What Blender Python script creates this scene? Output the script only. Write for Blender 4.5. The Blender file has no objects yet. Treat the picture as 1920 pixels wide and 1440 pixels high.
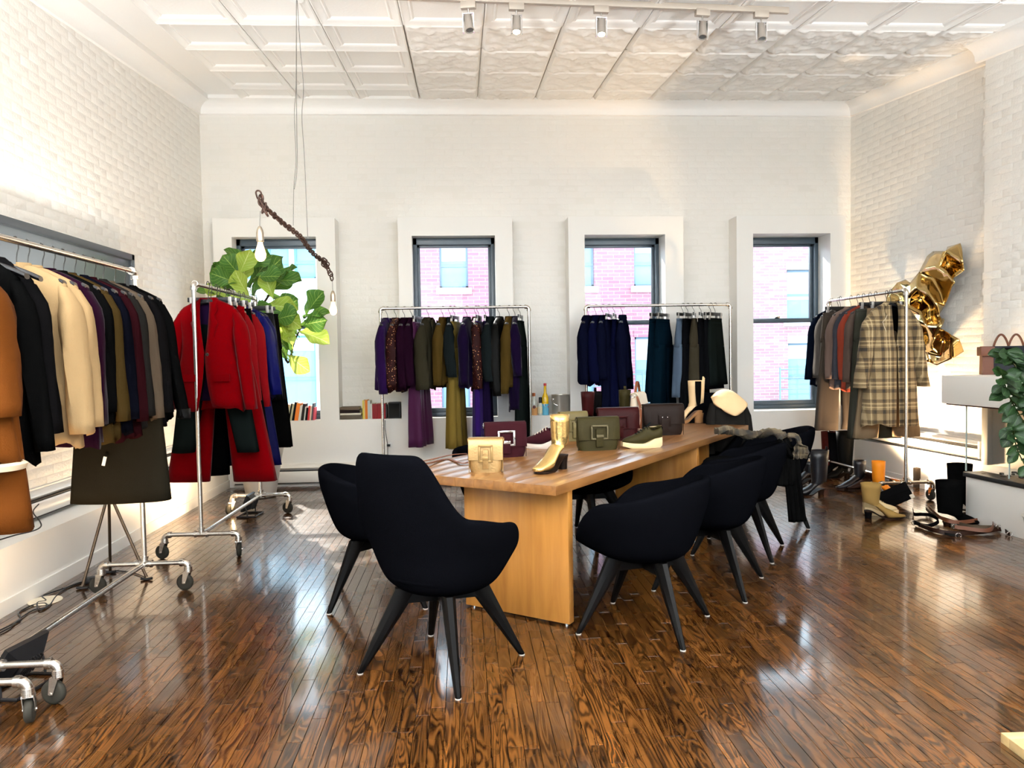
import bpy, bmesh, math, random
from math import sin, cos, pi, radians, sqrt, atan, atan2
from mathutils import Vector, Matrix, Euler, noise
import mathutils.geometry
random.seed(7)
SC = bpy.context.scene
COL = SC.collection

# ------------------------------------------------------------------ camera
F_PX, CAM_H = 1442.0, 1.4
_a, _p, _t = atan(90/F_PX), atan(56.4/F_PX), radians(.92)
_f = Vector((sin(_a)*cos(_p), cos(_a)*cos(_p), -sin(_p)))
_r0 = Vector((cos(_a), -sin(_a), 0)); _u0 = _r0.cross(_f)
_R = _r0*cos(_t) - _u0*sin(_t); _U = _u0*cos(_t) + _r0*sin(_t)
CAM = Vector((0, 0, CAM_H))
cam = bpy.data.cameras.new('camera'); co = bpy.data.objects.new('camera', cam); COL.objects.link(co)
cam.sensor_width = 36; cam.lens = F_PX/1920*36; cam.clip_start = .05; cam.clip_end = 200
m = Matrix((_R, _U, -_f)).transposed().to_4x4(); m.translation = CAM
co.matrix_world = m; SC.camera = co

def ray(x, y): return _f + _R*((x-960)/F_PX) - _U*((y-720)/F_PX)
def atZ(x, y, z=0.0):
    d = ray(x, y); return CAM + d*((z-CAM_H)/d.z)
def atY(x, y, Y):
    d = ray(x, y); return CAM + d*(Y/d.y)

# ------------------------------------------------------------------ exposure, world, large lights
SC.view_settings.view_transform = 'Standard'; SC.view_settings.look = 'None'
SC.view_settings.gamma = 1; SC.view_settings.exposure = 0.0
try: SC.view_settings.use_curve_mapping = False
except Exception: pass
SC.cycles.max_bounces = 10; SC.cycles.diffuse_bounces = 5; SC.cycles.glossy_bounces = 4
SC.cycles.transparent_max_bounces = 12; SC.cycles.transmission_bounces = 6
SC.cycles.sample_clamp_indirect = 6; SC.cycles.caustics_reflective = False; SC.cycles.caustics_refractive = False
SC.cycles.use_denoising = True

w = bpy.data.worlds.new('sky'); SC.world = w; w.use_nodes = True
bg = w.node_tree.nodes['Background']
bg.inputs[0].default_value = (.70, .87, 1.0, 1); bg.inputs[1].default_value = 8.2

def area(name, loc, target, sx, sy, power, col, portal=False, spread=180):
    l = bpy.data.lights.new(name, 'AREA'); l.shape = 'RECTANGLE'; l.size = sx; l.size_y = sy
    l.energy = power; l.color = col; l.spread = radians(spread)
    o = bpy.data.objects.new(name, l); COL.objects.link(o); o.location = loc
    o.rotation_euler = (Vector(target)-Vector(loc)).to_track_quat('-Z', 'Y').to_euler()
    if portal: l.cycles.is_portal = True
    return o
def spot(name, loc, target, power, col, size=100, blend=.6, radius=.05):
    l = bpy.data.lights.new(name, 'SPOT'); l.energy = power; l.color = col
    l.spot_size = radians(size); l.spot_blend = blend; l.shadow_soft_size = radius
    o = bpy.data.objects.new(name, l); COL.objects.link(o); o.location = loc
    o.rotation_euler = (Vector(target)-Vector(loc)).to_track_quat('-Z', 'Y').to_euler()
    return o
# low sun from beyond the street, through the windows toward the right
sl = bpy.data.lights.new('sun', 'SUN'); sl.energy = 18; sl.angle = radians(.9); sl.color = (1.0, .92, .80)
so = bpy.data.objects.new('sun', sl); COL.objects.link(so); so.location = (-4, 14, 9)
so.rotation_euler = Vector((.40, -1, -.665)).to_track_quat('-Z', 'Y').to_euler()
WARM = (1.0, .70, .40)
OPEN = [(-2.452, -1.564), (-.537, .367), (1.353, 2.252), (3.248, 4.136)]      # window openings, world x
# added fill: unseen warm area lights behind the camera brighten the room
area('rear_fill_light', (-1.2, -3.1, 2.0), (-1.0, 3, 1.5), 2.2, 2.6, 28, (1.0, .83, .62))
area('rear_fill_light', (2.6, -3.1, 2.0), (2.2, 3, 1.5), 2.2, 2.6, 28, (1.0, .83, .62))
# added upward fill without fixtures, out of view, to lift ceiling and walls
area('rear_ceiling_fill', (-1.9, -.5, 1.5), (-1.9, .15, 4.0), .5, .5, 1250, (.92, .97, 1.0), spread=122)
area('rear_ceiling_fill', (3.6, -.5, 1.5), (3.6, .15, 4.0), .5, .5, 1250, (.92, .97, 1.0), spread=122)
# warm floods standing on the floor
FLOODS = [((-1.95, 6.93, .17), (-3.2, 7.0, .9), 110), ((-1.95, 3.38, .14), (-3.2, 3.9, 1.9), 190), ((4.12, 7.30, .15), (4.66, 7.0, 2.3), 330)]
for lo, ta, po in FLOODS: spot('floor_flood', lo, ta, po, WARM, 150, .5, .06)
spot('stand_lamp', (-2.27, 5.02, 1.42), (-2.5, 5.4, 4.0), 380, (1.0, .94, .88), 130, .6, .08)

# ------------------------------------------------------------------ materials
MATS = {}
def _new(name):
    mt = bpy.data.materials.new(name); mt.use_nodes = True
    return mt, mt.node_tree, mt.node_tree.nodes['Principled BSDF']
def N(nt, t, **kw):
    n = nt.nodes.new(t)
    for k, v in kw.items():
        if k in n.inputs: n.inputs[k].default_value = v
        else: setattr(n, k, v)
    return n
def mat(name, col, rough=.6, metal=0, bump=0, bscale=60, var=0, vscale=8, sheen=0, coat=0, coord='Object', emit=None, spec=None):
    """plain procedural material: noise varies the colour and raises fine relief"""
    key = name
    if key in MATS: return MATS[key]
    mt, nt, b = _new(name); L = nt.links.new
    b.inputs['Base Color'].default_value = (*col, 1); b.inputs['Roughness'].default_value = rough; b.inputs['Metallic'].default_value = metal
    if spec is not None:
        b.inputs['Specular IOR Level'].default_value = spec
        if spec <= .05: b.inputs['IOR'].default_value = 1.001
        elif spec <= .15: b.inputs['IOR'].default_value = 1.3
    if sheen: b.inputs['Sheen Weight'].default_value = sheen; b.inputs['Sheen Roughness'].default_value = .4
    if coat: b.inputs['Coat Weight'].default_value = coat; b.inputs['Coat Roughness'].default_value = .08
    tc = N(nt, 'ShaderNodeTexCoord')
    if var:
        no = N(nt, 'ShaderNodeTexNoise', Scale=vscale, Detail=4.0); L(tc.outputs[coord], no.inputs['Vector'])
        mp = N(nt, 'ShaderNodeMapRange'); mp.inputs['To Min'].default_value = 1-var; mp.inputs['To Max'].default_value = 1+var
        L(no.outputs['Fac'], mp.inputs['Value'])
        hs = N(nt, 'ShaderNodeHueSaturation'); hs.inputs['Color'].default_value = (*col, 1)
        L(mp.outputs[0], hs.inputs['Value']); L(hs.outputs[0], b.inputs['Base Color'])
    if bump:
        n2 = N(nt, 'ShaderNodeTexNoise', Scale=bscale, Detail=3.0); L(tc.outputs[coord], n2.inputs['Vector'])
        bp = N(nt, 'ShaderNodeBump', Strength=bump, Distance=.01); L(n2.outputs['Fac'], bp.inputs['Height']); L(bp.outputs[0], b.inputs['Normal'])
    if emit:
        b.inputs['Emission Color'].default_value = (*emit[0], 1); b.inputs['Emission Strength'].default_value = emit[1]
    MATS[key] = mt
    return mt
def srgb(r, g, b):
    f = lambda c: ((c/255)/12.92 if c/255 <= .04045 else (((c/255)+.055)/1.055)**2.4)
    return (f(r), f(g), f(b))

PAINT = mat('white_painted_brick', (.83, .81, .765), .45, bump=.35, bscale=45, var=.02, vscale=3)
PLASTER = mat('white_plaster', (.81, .79, .74), .55, bump=.06, bscale=25, var=.02, vscale=2)
TRIMW = mat('white_satin_paint', (.83, .815, .78), .4, bump=.03, bscale=20)
TIN = mat('white_tin_paint', (.90, .885, .86), .38, bump=.12, bscale=40)
BLACKFAB = mat('black_wool_felt', (.0016, .0017, .0024), 1.0, bump=.25, bscale=400, spec=.02)
BLACKWOOD = mat('black_stained_wood', (.002, .0018, .0018), .4, spec=.12, bump=.05, bscale=60)
PIPE = mat('galvanised_steel_pipe', (.62, .58, .53), .26, 1, bump=.08, bscale=30, var=.12, vscale=20)
RUBBER = mat('grey_rubber', (.022, .020, .016), .6, bump=.05, spec=.15)
BLACKPL = mat('black_plastic', (.006, .006, .007), .4, spec=.25)
HOOK = mat('dark_steel_wire', (.035, .035, .035), .4, .6)
CHROME = mat('chrome', (.8, .8, .8), .12, 1)
FRAMEC = mat('dark_blue_grey_window_paint', (.035, .055, .075), .35)
BRASS = mat('pale_gold_metal', (.86, .72, .45), .2, 1)

def wood_floor():
    mt, nt, b = _new('stained_oak_floorboards'); L = nt.links.new
    tc = N(nt, 'ShaderNodeTexCoord'); at = N(nt, 'ShaderNodeAttribute', attribute_name='tone')
    add = N(nt, 'ShaderNodeVectorMath', operation='ADD'); L(tc.outputs['Object'], add.inputs[0])
    sc = N(nt, 'ShaderNodeVectorMath', operation='SCALE'); L(at.outputs['Color'], sc.inputs[0]); sc.inputs['Scale'].default_value = 37.0
    L(sc.outputs[0], add.inputs[1])
    mp = N(nt, 'ShaderNodeMapping'); mp.inputs['Scale'].default_value = (15, 1.5, 1); L(add.outputs[0], mp.inputs['Vector'])
    n0 = N(nt, 'ShaderNodeTexNoise', Scale=1.0, Detail=2.0, Distortion=.6); L(mp.outputs[0], n0.inputs['Vector'])
    wv = N(nt, 'ShaderNodeMath', operation='MULTIPLY'); L(n0.outputs['Fac'], wv.inputs[0]); wv.inputs[1].default_value = 75.0
    sn = N(nt, 'ShaderNodeMath', operation='SINE'); L(wv.outputs[0], sn.inputs[0])
    mr = N(nt, 'ShaderNodeMapRange'); mr.inputs['From Min'].default_value = -1; mr.inputs['From Max'].default_value = 1; L(sn.outputs[0], mr.inputs['Value'])
    mp2 = N(nt, 'ShaderNodeMapping'); mp2.inputs['Scale'].default_value = (220, 7, 1); L(add.outputs[0], mp2.inputs['Vector'])
    n1 = N(nt, 'ShaderNodeTexNoise', Scale=1.0, Detail=3.0); L(mp2.outputs[0], n1.inputs['Vector'])
    ramp = N(nt, 'ShaderNodeValToRGB'); e = ramp.color_ramp.elements
    e[0].position = .0; e[0].color = (.006, .0018, .0005, 1); e[0].position = .15; e[1].position = .85; e[1].color = (.105, .038, .0075, 1)
    mixf = N(nt, 'ShaderNodeMath', operation='MULTIPLY_ADD'); L(mr.outputs[0], mixf.inputs[0]); mixf.inputs[1].default_value = .62
    m3 = N(nt, 'ShaderNodeMath', operation='MULTIPLY'); L(n1.outputs['Fac'], m3.inputs[0]); m3.inputs[1].default_value = .42
    L(m3.outputs[0], mixf.inputs[2]); L(mixf.outputs[0], ramp.inputs['Fac'])
    hs = N(nt, 'ShaderNodeHueSaturation'); L(ramp.outputs[0], hs.inputs['Color'])
    sp = N(nt, 'ShaderNodeSeparateColor'); L(at.outputs['Color'], sp.inputs[0])
    v = N(nt, 'ShaderNodeMapRange'); v.inputs['To Min'].default_value = .6; v.inputs['To Max'].default_value = 1.3; L(sp.outputs[0], v.inputs['Value'])
    L(v.outputs[0], hs.inputs['Value']); L(hs.outputs[0], b.inputs['Base Color'])
    b.inputs['Roughness'].default_value = .23; b.inputs['Coat Weight'].default_value = .7; b.inputs['Coat IOR'].default_value = 1.55; b.inputs['Specular IOR Level'].default_value = .25; b.inputs['Coat Roughness'].default_value = .10
    n4 = N(nt, 'ShaderNodeTexNoise', Scale=5.0, Detail=2.0); L(tc.outputs['Object'], n4.inputs['Vector'])
    rr = N(nt, 'ShaderNodeMapRange'); rr.inputs['To Min'].default_value = .2; rr.inputs['To Max'].default_value = .34; L(n4.outputs['Fac'], rr.inputs['Value']); L(rr.outputs[0], b.inputs['Roughness'])
    ad2 = N(nt, 'ShaderNodeMath', operation='ADD'); L(mr.outputs[0], ad2.inputs[0]); L(n1.outputs['Fac'], ad2.inputs[1])
    bp = N(nt, 'ShaderNodeBump', Strength=.12, Distance=.002); L(ad2.outputs[0], bp.inputs['Height'])
    n5 = N(nt, 'ShaderNodeTexNoise', Scale=3.0, Detail=1.0); L(tc.outputs['Object'], n5.inputs['Vector'])
    bp2 = N(nt, 'ShaderNodeBump', Strength=.05, Distance=.02); L(n5.outputs['Fac'], bp2.inputs['Height']); L(bp.outputs[0], bp2.inputs['Normal'])
    L(bp2.outputs[0], b.inputs['Normal'])
    bp3 = N(nt, 'ShaderNodeBump', Strength=.03, Distance=.01); L(n5.outputs['Fac'], bp3.inputs['Height']); L(bp3.outputs[0], b.inputs['Coat Normal'])
    return mt
FLOORM = wood_floor()
def wood(name, c0, c1, scale=(1, 14, 14), rough=.35, coat=.2):
    mt, nt, b = _new(name); L = nt.links.new
    tc = N(nt, 'ShaderNodeTexCoord'); mp = N(nt, 'ShaderNodeMapping'); mp.inputs['Scale'].default_value = scale; L(tc.outputs['Object'], mp.inputs['Vector'])
    n = N(nt, 'ShaderNodeTexNoise', Scale=1.5, Detail=6.0, Distortion=.4); L(mp.outputs[0], n.inputs['Vector'])
    r = N(nt, 'ShaderNodeValToRGB'); r.color_ramp.elements[0].position = .3; r.color_ramp.elements[0].color = (*c0, 1)
    r.color_ramp.elements[1].position = .7; r.color_ramp.elements[1].color = (*c1, 1); L(n.outputs['Fac'], r.inputs['Fac'])
    L(r.outputs[0], b.inputs['Base Color']); b.inputs['Roughness'].default_value = rough; b.inputs['Coat Weight'].default_value = coat; b.inputs['Coat Roughness'].default_value = .15
    bp = N(nt, 'ShaderNodeBump', Strength=.06, Distance=.004); L(n.outputs['Fac'], bp.inputs['Height']); L(bp.outputs[0], b.inputs['Normal'])
    return mt
TABLEM = wood('honey_maple', (.115, .044, .011), (.215, .095, .027), (2, 16, 16))
PANELM = wood('honey_maple_panel', (.26, .105, .018), (.38, .165, .034), (14, 14, 1.5))
PINE = wood('pale_pine', (.42, .30, .13), (.55, .40, .2), (2, 14, 14))

def plaid(name, k=1.0):
    mt, nt, b = _new(name); L = nt.links.new
    tc = N(nt, 'ShaderNodeTexCoord'); sp = N(nt, 'ShaderNodeSeparateXYZ'); L(tc.outputs['Object'], sp.inputs[0])
    def bands(out, period, stops):
        mu = N(nt, 'ShaderNodeMath', operation='MULTIPLY'); L(out, mu.inputs[0]); mu.inputs[1].default_value = 1/period
        fr = N(nt, 'ShaderNodeMath', operation='FRACT'); L(mu.outputs[0], fr.inputs[0])
        r = N(nt, 'ShaderNodeValToRGB'); r.color_ramp.interpolation = 'LINEAR'
        els = r.color_ramp.elements
        els[0].position = stops[0][0]; els[0].color = (stops[0][1],)*3+(1,)
        els[1].position = stops[1][0]; els[1].color = (stops[1][1],)*3+(1,)
        for p_, v_ in stops[2:]:
            e = els.new(p_); e.color = (v_,)*3+(1,)
        L(fr.outputs[0], r.inputs['Fac']); return r.outputs[0]
    st = [(0, .55), (.10, .5), (.13, .05), (.27, .04), (.30, .5), (.38, .55), (.40, 1), (.43, 1), (.45, .45), (.55, .4), (.57, 1), (.60, 1), (.62, .5), (.7, .15), (.78, .12), (.81, .6), (1, .55)]
    A = bands(sp.outputs[0], .17, st); B = bands(sp.outputs[2], .19, st)
    mx = N(nt, 'ShaderNodeMix', data_type='FLOAT'); mx.inputs[0].default_value = .5
    L(A, mx.inputs[2]); L(B, mx.inputs[3])
    n = N(nt, 'ShaderNodeTexNoise', Scale=180.0); L(tc.outputs['Object'], n.inputs['Vector'])
    ad = N(nt, 'ShaderNodeMath', operation='MULTIPLY_ADD'); L(n.outputs['Fac'], ad.inputs[0]); ad.inputs[1].default_value = .2; L(mx.outputs[0], ad.inputs[2])
    r = N(nt, 'ShaderNodeValToRGB'); e = r.color_ramp.elements; e[0].position = .15; e[0].color = (.011*k, .007*k, .004*k, 1); e[1].position = .95; e[1].color = (.38*k, .29*k, .165*k, 1)
    e2 = e.new(.5); e2.color = (.11*k, .073*k, .032*k, 1)
    L(ad.outputs[0], r.inputs['Fac']); L(r.outputs[0], b.inputs['Base Color']); b.inputs['Roughness'].default_value = .95
    return mt
PLAID = plaid('brown_cream_plaid_wool'); PLAIDD = plaid('dark_brown_plaid_wool', .28)
def floral(name):
    mt, nt, b = _new(name); L = nt.links.new
    tc = N(nt, 'ShaderNodeTexCoord'); v = N(nt, 'ShaderNodeTexVoronoi', Scale=42.0, Randomness=.9); L(tc.outputs['Object'], v.inputs['Vector'])
    r = N(nt, 'ShaderNodeValToRGB'); r.color_ramp.interpolation = 'CONSTANT'; b.inputs['Specular IOR Level'].default_value = .05
    e = r.color_ramp.elements; e[0].position = 0; e[0].color = (.50, .33, .14, 1); e[1].position = .16; e[1].color = (.09, .022, .014, 1)
    e2 = e.new(.26); e2.color = (.013, .003, .003, 1)
    L(v.outputs['Distance'], r.inputs['Fac']); L(r.outputs[0], b.inputs['Base Color']); b.inputs['Roughness'].default_value = .6
    return mt
FLORAL = floral('brown_floral_print')

def fabric(key, rgb, rough=.9, sheen=.0, metal=0):
    c = srgb(*rgb); l = .3*c[0]+.6*c[1]+.1*c[2]; k = (.42 if rough > .6 else .30) if l < .06 else (.42+.48*min(1, (l-.06)/.3))
    c = tuple(q*k for q in c)
    return mat(key, c, rough, metal, bump=.15, bscale=250, var=.08, vscale=9, sheen=sheen*.4, spec=(.04 if l < .06 else .15) if rough > .6 else (.12 if l < .06 else .25))

# ------------------------------------------------------------------ mesh helpers
class MB:
    def __init__(s): s.v = []; s.f = []; s.uv = None
    def add(s, vs, fs):
        o = len(s.v); s.v += [tuple(q) for q in vs]; s.f += [tuple(i+o for i in q) for q in fs]; return s
    def box(s, x0, x1, y0, y1, z0, z1, M=None):
        vs = [Vector(q) for q in ((x0, y0, z0), (x1, y0, z0), (x1, y1, z0), (x0, y1, z0), (x0, y0, z1), (x1, y0, z1), (x1, y1, z1), (x0, y1, z1))]
        if M: vs = [M @ q for q in vs]
        return s.add(vs, [(0, 3, 2, 1), (4, 5, 6, 7), (0, 1, 5, 4), (1, 2, 6, 5), (2, 3, 7, 6), (3, 0, 4, 7)])
    def cbox(s, x0, x1, y0, y1, z0, z1, c=.004, M=None):
        """box with chamfered edges"""
        bm = bmesh.new(); bmesh.ops.create_cube(bm, size=1)
        for q in bm.verts: q.co = Vector(((x0+x1)/2+q.co.x*(x1-x0), (y0+y1)/2+q.co.y*(y1-y0), (z0+z1)/2+q.co.z*(z1-z0)))
        bmesh.ops.bevel(bm, geom=bm.edges[:], offset=c, segments=2, affect='EDGES', profile=.6)
        if M: bmesh.ops.transform(bm, matrix=M, verts=bm.verts[:])
        return s.bm(bm)
    def bm(s, bm):
        bm.verts.index_update(); s.add([q.co for q in bm.verts], [[q.index for q in f.verts] for f in bm.faces]); bm.free(); return s
    def loft(s, rings, cap0=True, cap1=True, closed=True):
        n = len(rings[0]); o = len(s.v)
        for r in rings: s.v += [tuple(q) for q in r]
        for i in range(len(rings)-1):
            for j in range(n if closed else n-1):
                k = (j+1) % n; s.f.append((o+i*n+j, o+i*n+k, o+(i+1)*n+k, o+(i+1)*n+j))
        if closed and cap0: s.f.append(tuple(o+j for j in reversed(range(n))))
        if closed and cap1: s.f.append(tuple(o+(len(rings)-1)*n+j for j in range(n)))
        return s
    def tube(s, path, r, n=10, cap=True, closed=False):
        path = [Vector(q) for q in path]; m_ = len(path)
        rs = r if isinstance(r, (list, tuple)) else [r]*m_
        up = None; rings = []
        for i, q in enumerate(path):
            if closed: t = path[(i+1) % m_]-path[i-1]
            else: t = (path[min(i+1, m_-1)]-path[max(i-1, 0)])
            if t.length < 1e-9: t = Vector((0, 0, 1))
            t.normalize()
            if up is None:
                up = Vector((0, 0, 1)) if abs(t.z) < .9 else Vector((1, 0, 0))
            up = (up - t*up.dot(t)).normalized(); sd = t.cross(up)
            rings.append([q + (up*cos(a)+sd*sin(a))*rs[i] for a in [2*pi*j/n for j in range(n)]])
        if closed: rings.append(rings[0]); return s.loft(rings, False, False)
        return s.loft(rings, cap, cap)
    def ribbon(s, path, w, th, side=None):
        """flat strap along a path; side = direction of its width"""
        path = [Vector(q) for q in path]; rings = []; m_ = len(path)
        for i, q in enumerate(path):
            t = (path[min(i+1, m_-1)]-path[max(i-1, 0)]).normalized()
            sd = Vector(side) if side is not None else Vector((0, 0, 1)).cross(t)
            sd = (sd - t*sd.dot(t)).normalized(); nn = t.cross(sd)
            rings.append([q+sd*w/2+nn*th/2, q-sd*w/2+nn*th/2, q-sd*w/2-nn*th/2, q+sd*w/2-nn*th/2])
        return s.loft(rings)
    def cyl(s, p0, p1, r0, r1=None, n=16): return s.tube([p0, p1], [r0, r0 if r1 is None else r1], n)
    def lathe(s, prof, n=24, c=(0, 0), cap=True):
        return s.loft([[(c[0]+r*cos(2*pi*j/n), c[1]+r*sin(2*pi*j/n), z) for j in range(n)] for r, z in prof], cap, cap)
    def ball(s, c, r, n=12, sc=(1, 1, 1)):
        rings = []
        for i in range(1, n//2):
            a = -pi/2+pi*i/(n//2); rings.append([(c[0]+r*cos(a)*cos(2*pi*j/n)*sc[0], c[1]+r*cos(a)*sin(2*pi*j/n)*sc[1], c[2]+r*sin(a)*sc[2]) for j in range(n)])
        return s.loft(rings)
    def build(s, name, mt, parent=None, smooth=True, loc=None, sharp=40):
        me = bpy.data.meshes.new(name); me.from_pydata(s.v, [], s.f); me.update()
        me.materials.append(mt)
        bm = bmesh.new(); bm.from_mesh(me); bmesh.ops.recalc_face_normals(bm, faces=bm.faces[:])
        for f in bm.faces: f.smooth = smooth
        if smooth:
            for e in bm.edges:
                if len(e.link_faces) == 2 and e.calc_face_angle(0) > radians(sharp): e.smooth = False
        bm.to_mesh(me); bm.free()
        o = bpy.data.objects.new(name, me); COL.objects.link(o)
        if parent: o.parent = parent
        if loc is not None: o.location = loc
        return o
def tag(o, label=None, cat=None, group=None, kind=None):
    if label: o['label'] = label
    if cat: o['category'] = cat
    if group: o['group'] = group
    if kind: o['kind'] = kind
    return o
def thing(name, label, cat, loc=(0, 0, 0), rz=0, group=None):
    o = bpy.data.objects.new(name, None); COL.objects.link(o); o.location = loc; o.rotation_euler = (0, 0, rz)
    o.empty_display_size = .05
    return tag(o, label, cat, group)
def struct(name, mb, mt, smooth=False):
    return tag(mb.build(name, mt, smooth=smooth), kind='structure')
def link_copy(o, parent=None, loc=None, rot=None):
    c = o.copy(); COL.objects.link(c)
    if parent: c.parent = parent
    if loc is not None: c.location = loc
    if rot is not None: c.rotation_euler = rot
    return c
def copy_tree(o, parent=None):
    c = o.copy(); COL.objects.link(c)
    if parent: c.parent = parent
    for ch in list(o.children): copy_tree(ch, c)
    return c
# ================================================================== ROOM
YW, YU = 8.45, 8.70          # faces of the boxed sill wall and of the upper brick wall
XL, XP = -2.83, -2.56        # left brick wall, left plinth
def ceil_z(y): return 4.22 - .081*(8.7-y)
RW0 = Vector((4.50, 8.70, 0)); RD = Vector((-.089, 1, 0)).normalized(); RN = Vector((-1, -.089, 0)).normalized()  # right wall: splays outward toward the viewer
def rw(s, off=0, z=0):        # s metres from the back corner toward the viewer, off metres into the room
    return RW0 - RD*s + RN*off + Vector((0, 0, z))
YB = -3.2

# ---- floor: planks
fl = MB().box(-3.4, 6.2, YB-.2, 9.2, -.12, -.006)
floor = struct('floor', fl, mat('floor_joint_dark', (.02, .008, .003), .6))
def plank(mb, x0, x1, y0, y1, tone, z=0.0):
    c = .0012; o = len(mb.v)
    mb.v += [(x0, y0, z-.004), (x1, y0, z-.004), (x1, y1, z-.004), (x0, y1, z-.004), (x0+c, y0+c, z), (x1-c, y0+c, z), (x1-c, y1-c, z), (x0+c, y1-c, z)]
    fs = [(4, 5, 6, 7), (0, 1, 5, 4), (1, 2, 6, 5), (2, 3, 7, 6), (3, 0, 4, 7)]
    mb.f += [tuple(i+o for i in q) for q in fs]; mb.t += [tone]*5
def tone_attr(me, tones):
    at = me.attributes.new('tone', 'FLOAT_COLOR', 'FACE')
    for i, t in enumerate(tones): at.data[i].color = (t[0], t[1], t[2], 1)
def plank_obj(name, mb):
    me = bpy.data.meshes.new(name); me.from_pydata(mb.v, [], mb.f); me.materials.append(FLOORM); tone_attr(me, mb.t)
    o = bpy.data.objects.new(name, me); COL.objects.link(o); o.parent = floor; return o
PW = .0572; planks = []; x = -2.9
while x < 5.6:
    y = YB - random.random()*.9
    while y < 8.9:
        l = random.choice((.32, .45, .6, .7, .85, 1.0, 1.2)); y1 = min(y+l, 8.95)
        planks.append((x, x+PW-.0006, max(y, YB)+.0003, y1-.0006, (random.random()**1.3, random.random(), random.random()))); y = y1
    x += PW
def vis(p_):
    c = Vector(((p_[0]+p_[1])/2, (p_[2]+p_[3])/2, 0)) - CAM; wd = c.dot(_f)
    if wd < .8: return -1
    px, py = 960+F_PX*c.dot(_R)/wd, 720-F_PX*c.dot(_U)/wd
    if not (-30 < px < 1950 and 0 < py < 1500): return -1
    return (p_[3]-p_[2])*F_PX/wd*PW*F_PX/wd*.5
planks.sort(key=vis, reverse=True)
for p_ in planks[:298]:
    mb = MB(); mb.t = []; plank(mb, *p_[:4], p_[4]); plank_obj('floorboard', mb)
mb = MB(); mb.t = []
for p_ in planks[298:]: plank(mb, *p_[:4], p_[4])
o = plank_obj('floorboard_field', mb); o['kind'] = 'stuff'

# ---- painted brick facing on a wall
def brick_mesh(nm, w_, h_, d=.008, seed=0, tri=False):
    rr = random.Random(seed); j = lambda a=.0018: rr.uniform(-a, a)
    c = .007
    v = [(0, 0, 0), (w_, 0, 0), (w_, 0, h_), (0, 0, h_)]
    v += [(c+j(), -d*.8+j(.001), c*.8+j()), (w_-c+j(), -d*.8+j(.001), c*.8+j()), (w_-c+j(), -d*.8+j(.001), h_-c*.8+j()), (c+j(), -d*.8+j(.001), h_-c*.8+j())]
    v += [(w_/2+j(.02), -d+j(.0012), h_/2+j(.006))]
    f = [(0, 1, 5, 4), (1, 2, 6, 5), (2, 3, 7, 6), (3, 0, 4, 7), (4, 5, 8), (5, 6, 8), (6, 7, 8), (7, 4, 8)]
    me = bpy.data.meshes.new(nm); me.from_pydata(v, [], f); me.materials.append(PAINT)
    for p_ in me.polygons: p_.use_smooth = True
    return me
BW, BH = .213, .0675
BRICKS = [brick_mesh('brick', BW-.003, BH-.003, .0032+.0005*k, k) for k in range(5)]
def brick_wall(wall, org, u, n, s0, s1, z0, ztop, skip=lambda s, z: False, relief=.6, nparts=298, seed=1):
    """rows of bricks on the plane org + u*s, facing n (n = into the room)"""
    rr = random.Random(seed); cells = []; row = 0; z = z0
    while z < 4.35:
        s = s0 - (BW/2 if row % 2 else 0) - rr.uniform(0, .03)
        while s < s1-.02:
            if s >= s0-.13 and s+BW <= s1+.13 and z < ztop(s+BW/2) and not skip(s+BW/2, z+BH/2): cells.append((s, z))
            s += BW
        z += BH; row += 1
    M = Matrix((u, -n, Vector((0, 0, 1)))).transposed()   # brick local x->u, -y->n
    def score(c):
        P = org+u*(c[0]+BW/2)+Vector((0, 0, c[1]+BH/2))-CAM; wd = P.dot(_f)
        if wd < .3: return -1
        px, py = 960+F_PX*P.dot(_R)/wd, 720-F_PX*P.dot(_U)/wd
        if not (-10 < px < 1930 and -10 < py < 1450): return -1
        return abs(P.dot(n))/wd**3
    cells.sort(key=score, reverse=True)
    big = MB(); bfs = 0
    for i, (s, z) in enumerate(cells):
        me = BRICKS[rr.randrange(5)]; P = org+u*(s+.002)+Vector((0, 0, z+.002))+n*rr.uniform(-.0012, .0012)
        tw = Matrix.Rotation(rr.uniform(-.006, .006), 3, 'Y'); MM = M @ tw @ Matrix.Diagonal((1, relief, 1))
        if i < nparts:
            o = bpy.data.objects.new('brick', me); COL.objects.link(o); o.parent = wall
            o.matrix_basis = Matrix.Translation(P) @ MM.to_4x4()
        else:
            big.add([P + MM @ q.co for q in me.vertices], [tuple(p_.vertices) for p_ in me.polygons])
    if big.v:
        o = big.build('brick_field', PAINT, wall, smooth=True, sharp=80); o['kind'] = 'stuff'

# left wall
wl = struct('wall_left', MB().box(XL-.25, XL, YB-.2, 9.1, 0, 4.5), PLASTER)
brick_wall(wl, Vector((XL, 0, 0)), Vector((0, 1, 0)), Vector((1, 0, 0)), 2.6, 8.69, .56, lambda s: ceil_z(s)-.03, seed=3)
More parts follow.
